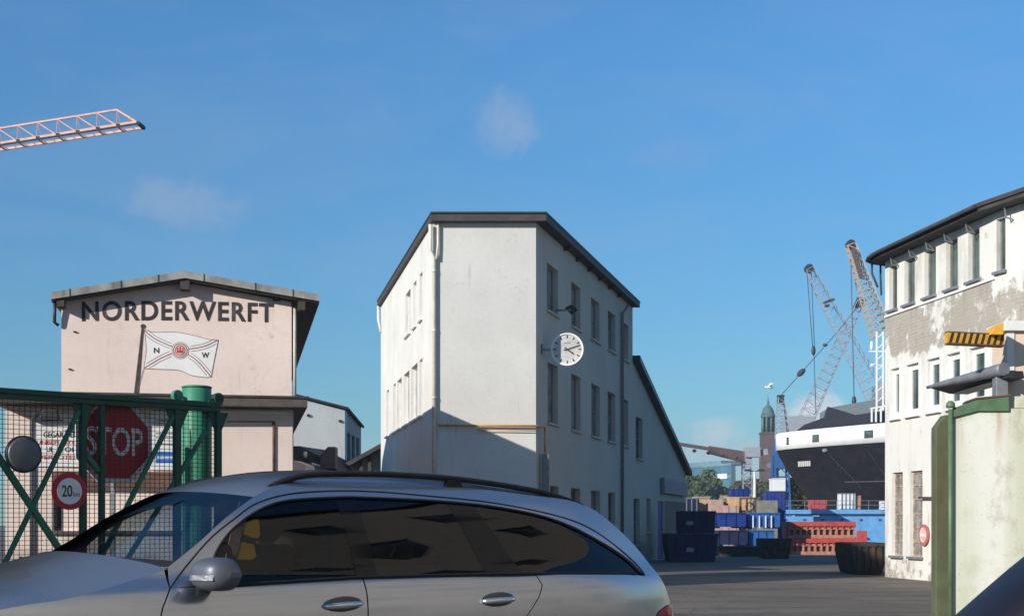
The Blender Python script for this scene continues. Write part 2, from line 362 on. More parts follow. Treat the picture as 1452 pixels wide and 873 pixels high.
def brick_mat(name, c1, c2, mo, sc=1):
    m, nt, N, L, B = newmat(name); p = pos(N)
    sep = N.new('ShaderNodeSeparateXYZ'); L.new(p, sep.inputs[0]); s = mth(N, L, 'ADD', sep.outputs[0], sep.outputs[1])
    cx = N.new('ShaderNodeCombineXYZ'); L.new(s, cx.inputs[0]); L.new(sep.outputs[2], cx.inputs[1])
    br = N.new('ShaderNodeTexBrick'); br.inputs['Scale'].default_value = sc; br.inputs['Brick Width'].default_value = .24; br.inputs['Row Height'].default_value = .075; br.inputs['Mortar Size'].default_value = .01
    br.inputs['Color1'].default_value = (*c1, 1); br.inputs['Color2'].default_value = (*c2, 1); br.inputs['Mortar'].default_value = (*mo, 1); L.new(cx.outputs[0], br.inputs['Vector'])
    n = noise(N, L, p, .8, 5); L.new(mixc(N, L, ramp(N, L, n, .4, .7, 0, .4), br.outputs['Color'], c2), B.inputs['Base Color']); B.inputs['Roughness'].default_value = .85
    return m
def panel_mat():   # sun-bleached pale green steel with chalky vertical runs and rust under the cap
    m, nt, N, L, B = newmat('bleached_green_steel'); p = pos(N)
    sep = N.new('ShaderNodeSeparateXYZ'); L.new(p, sep.inputs[0])
    v = noise(N, L, p, 1.7, 4, .5, (1.2, 1.2, .05)); col = mixc(N, L, ramp(N, L, v, .42, .6), rgb((192, 194, 172)), rgb((214, 214, 204)))
    b = noise(N, L, p, 2.2, 6, .62); col = mixc(N, L, ramp(N, L, b, .50, .70, 0, .55), col, rgb((172, 178, 144))); d2 = noise(N, L, p, 4.5, 7, .7, (1, 1, .5)); col = mixc(N, L, ramp(N, L, d2, .55, .68, 0, .4), col, rgb((150, 142, 122))); sc = noise(N, L, p, 30, 4, .7); col = mixc(N, L, ramp(N, L, sc, .62, .70, 0, .4), col, rgb((130, 112, 90)))
    r = noise(N, L, p, 7, 5, .6, (1, 1, .10)); top = ramp(N, L, sep.outputs[2], 1.75, 2.25, 0, .75)
    rf = mth(N, L, 'MULTIPLY', ramp(N, L, r, .48, .68), top); col = mixc(N, L, rf, col, rgb((170, 128, 84)))
    L.new(col, B.inputs['Base Color']); B.inputs['Roughness'].default_value = .6; bump(N, L, B, b, .15, .01); return m
def paint_mat():   # metallic silver car paint
    m, nt, N, L, B = newmat('silver_metallic_paint')
    B.inputs['Base Color'].default_value = (.65, .675, .71, 1); B.inputs['Metallic'].default_value = .8; B.inputs['Roughness'].default_value = .30
    B.inputs['Coat Weight'].default_value = .7; B.inputs['Coat Roughness'].default_value = .04
    p = pos(N); n = noise(N, L, p, 3, 5); r = ramp(N, L, n, .3, .7, .20, .28); L.new(r, B.inputs['Roughness']); return m
M['ground'] = ground_mat(); M['peel'] = peel_mat(); M['panel'] = panel_mat(); M['paint'] = paint_mat()
M['brick_red'] = brick_mat('red_brick', (.23, .12, .09), (.17, .09, .07), (.3, .27, .24))
M['brick_brown'] = brick_mat('brown_brick', (.36, .31, .26), (.30, .26, .22), (.38, .36, .33))
M['windscreen'] = glass('windscreen_glass', (.40, .50, .54), .01, 2.7)
M['side_glass'] = glass('side_window_glass', (.78, .79, .78), .01, 1.48)
M['privacy_glass'] = glass('dark_side_window_glass', (.06, .06, .065), .01, 1.58)
M['lens'] = glass('clear_lens', (.9, .9, .9), .05, 1.5)
def glow_free_red():
    m, nt, N, L, B = newmat('red_lamp_lens'); B.inputs['Base Color'].default_value = (.42, .02, .03, 1); B.inputs['Roughness'].default_value = .12; B.inputs['Coat Weight'].default_value = .6
    return m
M['lamp_red'] = glow_free_red()

# ------------------------------------------------------------ facades
class Fac:      # a vertical plane through A towards B; s runs along it, normal points to the viewer's side
    def __init__(s, A, B):
        s.A = Vector((A[0], A[1])); d = Vector((B[0]-A[0], B[1]-A[1])); s.len = d.length; s.d = d.normalized(); s.n = Vector((s.d.y, -s.d.x))
    def s(s_, px):
        k = (px - CX) / F; return (k*s_.A.y - s_.A.x) / (s_.d.x - k*s_.d.y)
    def Y(s_, px): return s_.A.y + s_.d.y * s_.s(px)
    def z(s_, px, py): return EYE + (HY - py) / F * s_.Y(px)
    def p(s_, s, z, off=0):
        q = s_.A + s_.d*s + s_.n*off; return V(q.x, q.y, z)
    def P(s_, px, py, off=0): return s_.p(s_.s(px), s_.z(px, py), off)
    @property
    def D(s_): return V(s_.d.x, s_.d.y, 0)
    @property
    def N(s_): return V(s_.n.x, s_.n.y, 0)
def wall(mb, fac, s0, s1, z0, ztop, ops, depth=.16, off=0):
    zt = ztop if callable(ztop) else (lambda s: ztop)
    ss = sorted({s0, s1, *[o[0] for o in ops], *[o[1] for o in ops]}); zs = sorted({z0, *[o[2] for o in ops], *[o[3] for o in ops]})
    for a, b in zip(ss, ss[1:]):
        for c, d in zip(zs, zs[1:]):
            if any(o[0] <= (a+b)/2 <= o[1] and o[2] <= (c+d)/2 <= o[3] for o in ops): continue
            mb.add([fac.p(a, c, off), fac.p(b, c, off), fac.p(b, d, off), fac.p(a, d, off)], [(0,1,2,3)])
        mb.add([fac.p(a, zs[-1], off), fac.p(b, zs[-1], off), fac.p(b, zt(b), off), fac.p(a, zt(a), off)], [(0,1,2,3)])
    for a, b, c, d in ops:
        q = [(a, c), (b, c), (b, d), (a, d)]
        for i in range(4):
            u, v = q[i], q[(i+1)%4]
            mb.add([fac.p(*u, off), fac.p(*v, off), fac.p(*v, off-depth), fac.p(*u, off-depth)], [(0,1,2,3)])
def window(fac, op, parent, frame, pane, depth=.16, nx=1, nz=1, fw=.05, sill=None, off=0, bar=.03, label=None):
    a, b, c, d = op; mb = MB(); t = .05
    def rect(x0, x1, y0, y1, o, th): mb.obox(fac.p(x0, y0, off + o - th), fac.D*(x1-x0), V(0,0,y1-y0), fac.N*th)
    o = -depth + t
    rect(a-.01, a+fw, c-.01, d+.01, o, t); rect(b-fw, b+.01, c-.01, d+.01, o, t); rect(a+fw, b-fw, c-.01, c+fw, o-.002, t); rect(a+fw, b-fw, d-fw, d+.01, o-.002, t)
    for i in range(1, nx): x = a+(b-a)*i/nx; rect(x-bar/2, x+bar/2, c+fw, d-fw, o-.004, t*.7)
    for i in range(1, nz): y = c+(d-c)*i/nz; rect(a+fw, b-fw, y-bar/2, y+bar/2, o-.007, t*.6)
    w = mb.build('window', frame, parent)
    if label: w['label'] = label
    g = MB().obox(fac.p(a, c, off-depth+.003), fac.D*(b-a), V(0,0,d-c), fac.N*.012); g.build('pane', pane, w)
    if sill: MB().obox(fac.p(a-.05, c-.06, off-.04), fac.D*(b-a+.1), V(0,0,.055), fac.N*.12).build('sill', sill, w)
    return w
SPACING = {'NORDERWERFT': 1.13}
def text_mesh(txt, mtl, fac_or_frame, parent, name='lettering', bold=.0, depth=.006, label=None):
    # frame: origin, right, up, normal, width, height
    o, r, u, n, w, h = fac_or_frame
    cu = bpy.data.curves.new('t', 'FONT'); cu.body = txt; cu.extrude = .01; cu.offset = bold; cu.space_character = SPACING.get(txt, 1.0)
    ob = bpy.data.objects.new('t', cu); COL.objects.link(ob)
    dg = bpy.context.evaluated_depsgraph_get(); me = bpy.data.meshes.new_from_object(ob.evaluated_get(dg))
    bpy.data.objects.remove(ob); bpy.data.curves.remove(cu)
    xs = [v.co.x for v in me.vertices]; ys = [v.co.y for v in me.vertices]
    x0, x1, y0, y1 = min(xs), max(xs), min(ys), max(ys)
    if w is None: w = h*(x1-x0)/(y1-y0)
    mb = MB(); mb.add([o + r*((v.co.x-x0)/(x1-x0)*w) + u*((v.co.y-y0)/(y1-y0)*h) + n*((v.co.z+.01)/.02*depth) for v in me.vertices], [tuple(p.vertices) for p in me.polygons])
    bpy.data.meshes.remove(me)
    return mb.build(name, mtl, parent)
def frame_of(fac, px0, px1, py0, py1, off=.003):
    a = fac.s(px0); b = fac.s(px1); pm = (px0+px1)/2; z0 = fac.z(pm, py1); z1 = fac.z(pm, py0)
    return (fac.p(a, z0, off), fac.D, V(0,0,1), fac.N, b-a, z1-z0)

# ------------------------------------------------------------ ground: level street, the yard falls gently to the quay
def zg(y): return 0.0 if y <= 36 else (-.47 if y >= 78 else -.47*(y-36)/42)
g = MB(); g.grid([[V(x, y, zg(y)) for x in (-900, -60, 0, 60, 900)] for y in (-400, -20, 20, 36, 50, 64, 78, 200, 1300)], True)
tag(g.build('ground', M['ground'], loc=(0,0,0)), 'worn grey brown asphalt of the shipyard entrance', 'ground', kind='structure')

# ------------------------------------------------------------ pink gabled building on the left
def ribbon(mb, fac, pts, w, off, th=.003):
    pts = [Vector((p[0], p[1])) for p in pts]; rows = []
    for i, p in enumerate(pts):
        t = (pts[min(i+1, len(pts)-1)] - pts[max(i-1, 0)]).normalized(); nn = Vector((-t.y, t.x))*w/2
        rows.append([fac.p(*(p+nn), off+th), fac.p(*(p-nn), off+th)])
    mb.grid(rows, False)
def spline(pts, n=8):
    pts = [Vector(p) for p in pts]; out = []
    for i in range(len(pts)-1):
        p0, p1, p2, p3 = pts[max(i-1,0)], pts[i], pts[i+1], pts[min(i+2,len(pts)-1)]
        for k in range(n):
            t = k/n; out.append(.5*((2*p1)+(p2-p0)*t+(2*p0-5*p1+4*p2-p3)*t*t+(3*p1-p0-3*p2+p3)*t**3))
    out.append(pts[-1]); return out

def left_building():
    Yl = 28.2; A = ((87-CX)/F*Yl, Yl); B = (A[0]+.982*6, A[1]+.188*6)
    f = Fac(A, B); N = f.N; D = f.D
    fo = Fac((A[0]+f.n.x*.34, A[1]+f.n.y*.34), (B[0]+f.n.x*.34, B[1]+f.n.y*.34))
    t = thing('gabled_building', 'pale pink gabled shipyard building with dark lettering and a painted white flag', 'building', f.p(2.6, 0))
    depth = 18
    s1 = f.s(413.5); sa = f.s(258)
    zL = f.z(87, 426); zA = f.z(262, 400); zR = f.z(413, 428)
    zsl = f.z(250, 572)
    MB().prism([f.p(0, 0), f.p(s1, 0), f.p(s1, zR), f.p(sa, zA), f.p(0, zL)], -N*depth).build('wall', M['pink'], t)
    # chevron roof with deep verge
    TL, TA, TR = fo.P(72, 414), fo.P(262, 384), fo.P(453, 417); th = V(0,0,.14)
    rf = MB().prism([TL, TA, TR, TR-th, TA-th, TL-th], -N*(depth+1.1)).build('roof', M['roof_grey'], t)
    e = N*-.06
    MB().prism([TL-th*1.02+e, TA-th*1.02+e, TR-th*1.02+e, TR-th*1.25+e, TA-th*1.25+e, TL-th*1.25+e], -N*(depth+.9)).build('soffit', M['soffit'], rf)
    for k in (.14, .52, .80):      # seams where the verge flashing sheets overlap
        for P0, P1 in ((TL, TA), (TA, TR)):
            q = P0.lerp(P1, k); MB().obox(q + N*.004 - D*.008 - th, D*.016, th + V(0,0,.012), N*.006).build('flashing_seam', M['roof_dark'], rf)
    mb = MB(); q = fo.P(262, 402, -.05); mb.obox(q - D*.09 - V(0,0,.10), D*.18, V(0,0,.22), -N*.34); mb.build('ridge_beam', M['soffit'], t)
    for px, py in ((85, 428), (428, 433)):
        q = fo.P(px, py, -.05); MB().obox(q - D*.07 - V(0,0,.08), D*.14, V(0,0,.18), -N*.34).build('purlin_end', M['soffit'], t)
    mb = MB(); mb.tube([fo.p(fo.s(76), fo.z(76, 424), -.2), f.p(-.12, zL-.45, .1), f.p(-.05, zL-.5, .05)], .035); mb.build('gutter_pipe', M['dark_metal'], t)
    mb = MB(); mb.tube([f.p(s1+.06, zR-.1, -.05), f.p(s1+.06, zsl+.05, -.05)], .04); mb.build('downpipe', M['pipe_white'], t)
    mb = MB(); q = f.P(392, 423, .05); mb.box(q, (.14, .14, .12)); mb.tube([q, q+N*.18], .03); mb.build('floodlight', M['black'], t)
    # lettering, slightly arched as painted
    o, r, u, n, w, h = frame_of(f, 116, 388, 428.5, 456.5)
    lt = text_mesh('NORDERWERFT', M['faded_letter'], (o, r, u, n, w, h), t, 'lettering', .024)
    for v in lt.data.vertices:
        s = ((v.co + ORG[t.name]) - o).dot(r)/w; v.co.z += .03*(1-(2*s-1)**2) + .075*(s-.5)
    # small vents on the plaster
    for px, py in ((97, 524), (104, 471)):
        MB().obox(f.P(px, py, 0), D*.05, V(0,0,.025), N*.04).build('wall_vent', M['soffit'], t)
    # painted flag
    def z2(p): return (f.s(190+p[0]*.1145), f.z(190+p[0]*.1145, 460+p[1]*.1145))
    top = spline([(125,62,0),(260,95,0),(500,92,0),(720,130,0),(930,185,0),(1042,190,0)], 6); rgt = spline([(1035,235,0),(995,430,0),(955,648,0)], 4)
    bot = spline([(900,655,0),(720,630,0),(560,567,0),(380,555,0),(122,545,0)], 6); lft = spline([(140,420,0),(152,300,0),(140,150,0)], 4)
    mb = MB(); pts = [z2(p) for p in top+rgt+bot+lft]; mb.prism([f.p(a, b, .002) for a, b in pts], N*.004); fl = mb.build('painted_flag', M['flag_white'], t)
    mb = MB(); ribbon(mb, f, [z2(p) for p in top+rgt+bot+lft+[top[0]]], .011, .005)
    zu = .1145*Yl/F
    for c in ([(115,62,0),(250,170,0),(370,230,0),(482,278,0)], [(662,304,0),(800,285,0),(910,255,0),(1042,190,0)], [(122,542,0),(290,440,0),(380,395,0),(482,352,0)], [(662,368,0),(760,430,0),(850,520,0),(955,648,0)]):
        cc = [Vector(z2(p)) for p in spline(c, 6)]
        ribbon(mb, f, cc, 13*zu, .006)
        for sg in (-1, 1):
            oo = []
            for i, p in enumerate(cc):
                tt = (cc[min(i+1,len(cc)-1)]-cc[max(i-1,0)]).normalized(); oo.append(p+Vector((-tt.y, tt.x))*sg*33*zu)
            ribbon(mb, f, oo[2:-2], 7*zu, .006)
    mb.build('cross_lines', M['purple_ink'], fl)
    c = z2((573, 320)); cc = f.p(*c, .008)
    MB().disc(cc, N, 108*zu, .002).build('outer_ring', M['purple_ink'], fl); MB().disc(cc, N, 101*zu, .004).build('outer_band', M['flag_white'], fl)
    MB().disc(cc, N, 92*zu, .006).build('middle_ring', M['purple_ink'], fl); MB().disc(cc, N, 80*zu, .008).build('middle_band', M['flag_pink'], fl)
    MB().disc(cc, N, 63*zu, .010).build('inner_ring', M['purple_ink'], fl); MB().disc(cc, N, 52*zu, .012).build('inner_disc', M['flag_pink'], fl)
    mb = MB(); k = zu
    for x, y, w_, h_ in ((-40,-32,80,30), (-42,0,16,26), (-10,0,20,38), (26,0,16,26), (-45,26,8,8), (-32,26,8,8), (24,26,8,8), (37,26,8,8), (-6,38,12,10)):
        mb.obox(f.p(c[0]+x*k, c[1]+y*k, .020), D*w_*k, V(0,0,h_*k), N*.002)
    mb.build('castle_emblem', M['red_ink'], fl)
    for ch, cx, cy, hw in (('N', 280, 320, 34), ('W', 885, 380, 46)):
        a = z2((cx-hw, cy+33)); b = z2((cx+hw, cy-33)); text_mesh(ch, M['letter'], (f.p(*a, .006), D, V(0,0,1), N, b[0]-a[0], b[1]-a[1]), fl, 'flag_letter', .03, .004)
    mb = MB(); a = [z2(p) for p in ((94,30),(122,30),(60,850),(0,850))]; mb.prism([f.p(*q, .002) for q in a], N*.006)
    q = z2((112, 22)); mb.disc(f.p(q[0], q[1], .002), N, 30*zu, .01, 12); mb.build('painted_flagpole', M['soffit'], fl)
    mb = MB(); ribbon(mb, f, [z2((118,548)), z2((80,680)), z2((40,840))], 7*zu, .008); mb.build('painted_halyard', M['purple_ink'], fl)
    # lower storey: wall a little proud, deep flat slab over it, reaching left past the gable
    sl, sr = f.s(9), f.s(414.5); zs = f.z(250, 579)
    op = [(f.s(76), f.s(262), f.z(170, 752), f.z(170, 690))]
    mb = MB(); wall(mb, f, sl, sr, 0, zs, op, .25, .12)
    mb.obox(f.p(sl, 0, -5), D*.2, V(0,0,zs-.02), N*5.1); mb.obox(f.p(sr-.02, 0, -13), D*.04, V(0,0,zs-.03), N*13.1)
    mb.build('lower_wall', M['pink_low'], t)
    mb = MB(); ze = zs + .02; mb.prism([f.p(f.s(-6), ze, .75), f.p(f.s(434), ze, .62), f.p(f.s(436), ze, -9), f.p(f.s(-6), ze, -6)], V(0,0,.17)); can = mb.build('canopy', M['slab'], t)
    mb = MB(); mb.prism([f.p(f.s(-8), ze+.173, .78), f.p(f.s(436), ze+.173, .65), f.p(f.s(438), ze+.173, -9), f.p(f.s(-8), ze+.173, -6)], V(0,0,.045)); mb.build('canopy_flashing', M['roof_dark'], can)
    mb = MB(); mb.obox(f.P(75, 690, .125), D*(f.s(262)-f.s(75)), V(0,0,.31), N*.05); mb.build('window_fascia', M['brown_rust'], t)
    window(f, op[0], t, M['frame_dark'], M['pane'], .25, 6, 1, .06, M['slab'], .12)
    # things seen inside against the window: none needed beyond the panes; conduit frame on the right half
    mb = MB(); q0, q1, q2 = f.P(322, 598, .14), f.P(388, 598, .14), f.P(388, 676, .14); mb.tube([q0, q1], .012, 6); mb.tube([q1, q2], .03, 6); mb.build('conduit', M['brown_rust'], t)
    mb = MB(); mb.obox(f.P(310, 586, .12), D*(f.s(406)-f.s(310)), V(0,0,.05), N*.05); mb.build('cable_tray', M['white_sign'], t)
    mb = MB(); mb.tube([f.P(46, 598, .16), f.P(46, 800, .16)], .035, 8); mb.tube([f.P(46, 598, .16), f.P(58, 588, .3)], .02, 6); mb.build('wall_pipe', M['pipe_grey'], t)
    # notice boards: fixed to the wall but could be lifted off -> things of their own
    fb = Fac((A[0]+f.n.x*.122, A[1]+f.n.y*.122), (B[0]+f.n.x*.122, B[1]+f.n.y*.122))
    b = thing('notice_board', 'large white notice board with black and red lettering behind the gate mesh', 'sign', fb.P(82, 662, 0))
    MB().obox(fb.P(45, 661, .002), D*(fb.s(119)-fb.s(45)), V(0,0,fb.z(82, 584)-fb.z(82, 661)), N*.03).build('board', M['white_sign'], b, .004)
    for txt, x0, x1, y0, y1, m in (('GEGAR', 62, 90, 612, 620, 'letter'), ('EN', 100, 112, 612, 620, 'letter'), ('UNBEFUGTEN', 52, 114, 624.5, 629.5, 'red_ink'), ('UL', 66, 76, 633.5, 640.5, 'letter'), ('OI', 92, 104, 633.5, 640.5, 'letter'), ('VERBOTEN', 55, 112, 645, 651, 'red_ink')):
        text_mesh(txt, M[m], frame_of(fb, x0, x1, y0, y1, .033), b, 'board_lettering', .02, .003)
    b = thing('information_board', 'white information board with a blue band, between stop sign and green post', 'sign', fb.P(238, 668, 0))
    MB().obox(fb.P(214, 666, .002), D*(fb.s(259)-fb.s(214)), V(0,0,fb.z(236, 583)-fb.z(236, 666)), N*.03).build('board', M['white_sign'], b, .004)
    MB().obox(fb.P(221, 656, .033), D*(fb.s(257)-fb.s(221)), V(0,0,fb.z(236, 640)-fb.z(236, 656)), N*.003).build('blue_band', M['blue_sign'], b)
    mb = MB(); mb.obox(fb.P(223, 650, .037), D*(fb.s(248)-fb.s(223)), V(0,0,.045), N*.003)
    mb.build('white_line', M['white_sign'], b)
    mb = MB()
    for y in (597, 604, 615, 621, 630): mb.obox(fb.P(221, y, .033), D*(fb.s(252)-fb.s(221)), V(0,0,.025), N*.003)
    mb.build('print_line', M['pipe_grey'], b)
    # flood lamp over the notice board
    l = thing('flood_lamp', 'dark flood lamp on a bracket above the white notice board', 'lamp', fb.P(75, 592, .1))
    q = fb.P(75, 596, .35); mb = MB(); mb.prism([q-D*.18, q+D*.18, q+D*.14+V(0,0,.17), q-D*.12+V(0,0,.17)], N*.22); mb.build('housing', M['dark_metal'], l, .01)
    mb = MB(); mb.bar(fb.P(75, 584, .0), fb.P(75, 586, .4), .03); mb.bar(fb.P(62, 597, .3), fb.P(92, 597, .3), .025); mb.build('bracket', M['black'], l)
    return f
fl = left_building()

# ------------------------------------------------------------ green mesh gate, its post and the signs on it
def gate():
    A = ((0-CX)/F*14.0, 14.0); B = ((310-CX)/F*15.7, 15.7)
    f = Fac(A, B); D, N = f.D, f.N; s_end = f.len; s0 = -3.2
    t = thing('mesh_gate', 'dark green steel gate with square wire mesh and crossed braces', 'gate', f.p(s0, 0))
    ztop = f.z(0, 549); ztop2 = f.z(310, 571); zt = (ztop+ztop2)/2
    mb = MB(); mb.obox(f.p(s0, zt-.11, -.04), D*(s_end-s0), V(0,0,.05), N*.08); mb.obox(f.p(s0, zt-.055, -.05), D*(s_end-s0), V(0,0,.055), N*.10); mb.build('top_rail', M['green_dark'], t, .006)
    MB().obox(f.p(s0, .12, -.04), D*(s_end-s0), V(0,0,.09), N*.08).build('bottom_rail', M['green_dark'], t, .006)
    for px, w in ((118, .055), (144, .05), (251, .075), (309, .065)):
        s = f.s(px); mb = MB(); mb.obox(f.p(s-w/2, .21, -.035), D*w, V(0,0,zt-.32), N*.07)
        if px in (251, 309, 118):     # gusset plates under the rail
            for sg in (-1, 1): mb.prism([f.p(s+sg*w/2, zt-.11, -.01), f.p(s+sg*(w/2+.10), zt-.11, -.01), f.p(s+sg*w/2, zt-.34, -.01)], N*.02)
        mb.build('post', M['green_dark'], t, .004)
    mb = MB(); s = s0+.05; mb.obox(f.p(s-.03, .21, -.035), D*.06, V(0,0,zt-.32), N*.07); mb.build('post', M['green_dark'], t, .004)
    for a, b, w in (((-60, 560), (92, 790), .06), ((112, 582), (6, 800), .045), ((246, 588), (118, 840), .045), ((292, 610), (176, 800), .045), ((120, 640), (140, 668), .05)):
        mb = MB(); p, q = f.P(*a), f.P(*b); mb.bar(p, q, w, w, N); mb.build('brace', M['green'], t, .004)
    mb = MB(); w = .0055; x = s0+.1
    while x < s_end-.03:
        mb.obox(f.p(x, .2, -.030), D*w, V(0,0,zt-.30), N*w); x += .058
    z = .24
    while z < zt-.12:
        mb.obox(f.p(s0+.06, z, -.024), D*(s_end-s0-.08), V(0,0,w), N*w); z += .0465
    mb.build('wire_mesh', M['wire'], t)
    for px in (251, 309):                # hinge eyes standing on the rail
        s = f.s(px); mb = MB(); c = f.p(s, zt+.045, 0); mb.lathe(c-N*.03, N, [(.062,0),(.062,.06)], 14, False); mb.obox(c-D*.045-V(0,0,.07)-N*.03, D*.09, V(0,0,.09), N*.06)
        mb.bar(c, c + D*(.12 if px < 300 else -.12) - V(0,0,.03), .03); mb.build('hinge_eye', M['green_post' if px < 300 else 'green_dark'], t, .004)
    # round post behind the gate
    Yp = 15.75; c = V((279-CX)/F*Yp, Yp, 0); p = thing('round_post', 'thick round green gate post with a flat capped top', 'post', c)
    r = 20.5/F*Yp; zt2 = EYE+(HY-550)/F*Yp
    MB().lathe(c, V(0,0,1), [(r,0),(r,zt2-.01),(r-.01,zt2)], 40).build('shaft', M['green_post'], p)
    MB().lathe(c+V(0,0,zt2+.001), V(0,0,1), [(r+.006,0),(r+.006,.015),(r-.02,.022)], 40).build('cap', M['green_post'], p)
    # STOP octagon on the back of the gate
    c = f.P(170, 625, -.11); t2 = thing('stop_sign', 'red octagonal stop sign with white letters wired to the green gate', 'sign', c)
    Rr = .475
    def octo(r, off, th, name, m):
        pts = [c + D*(r*math.cos(R(22.5+45*i))) + V(0,0,r*math.sin(R(22.5+45*i))) + N*off for i in range(8)]
        return MB().prism(pts, N*th).build(name, m, t2)
    octo(Rr, -.02, .014, 'plate', M['white_sign']); octo(Rr-.055, -.003, .004, 'red_face', M['red_sign'])
    hh = .30; ww = .64
    text_mesh('STOP', M['white_sign'], (c - D*ww/2 - V(0,0,hh/2) + N*.003, D, V(0,0,1), N, ww, hh), t2, 'lettering', .012, .003)
    MB().bar(c-V(0,0,1.9)-N*.05, c+V(0,0,.3)-N*.05, .05).build('sign_pole', M['grey_metal'], t2)
    # speed limit disc
    c = f.P(95, 696, .06); t3 = thing('speed_limit_sign', 'round red ringed sign reading 20 hung on the green gate', 'sign', c); r = 26.5/F*f.Y(95)
    MB().disc(c-N*.012, N, r, .010, 40).build('plate', M['red_sign'], t3); MB().disc(c-N*.001, N, r*.70, .003, 40).build('white_face', M['white_sign'], t3)
    text_mesh('20', M['letter'], (c - D*r*.44 - V(0,0,r*.30) + N*.003, D, V(0,0,1), N, r*.58, r*.62), t3, 'lettering', .012, .002)
    text_mesh('km', M['pipe_grey'], (c + D*r*.20 - V(0,0,r*.28) + N*.003, D, V(0,0,1), N, r*.36, r*.26), t3, 'unit_lettering', .0, .002)
    # round disc seen from its dark back
    c = f.P(30, 644, .07); t4 = thing('round_mirror', 'round dark grey convex mirror with black rim hung at the left of the gate', 'mirror', c); r = 26.5/F*f.Y(30)
    MB().lathe(c, N, [(r,-.03),(r,.0),(r*.97,.008)], 40).build('rim', M['black'], t4)
    MB().lathe(c+N*.004, N, [(r*.965,0),(r*.8,.012),(r*.5,.022),(r*.2,.028),(.0005,.029)], 40).build('disc', M['sign_back'], t4)
    MB().bar(c-N*.03, c-N*.10, .05).build('bracket', M['dark_metal'], t4)
gate()

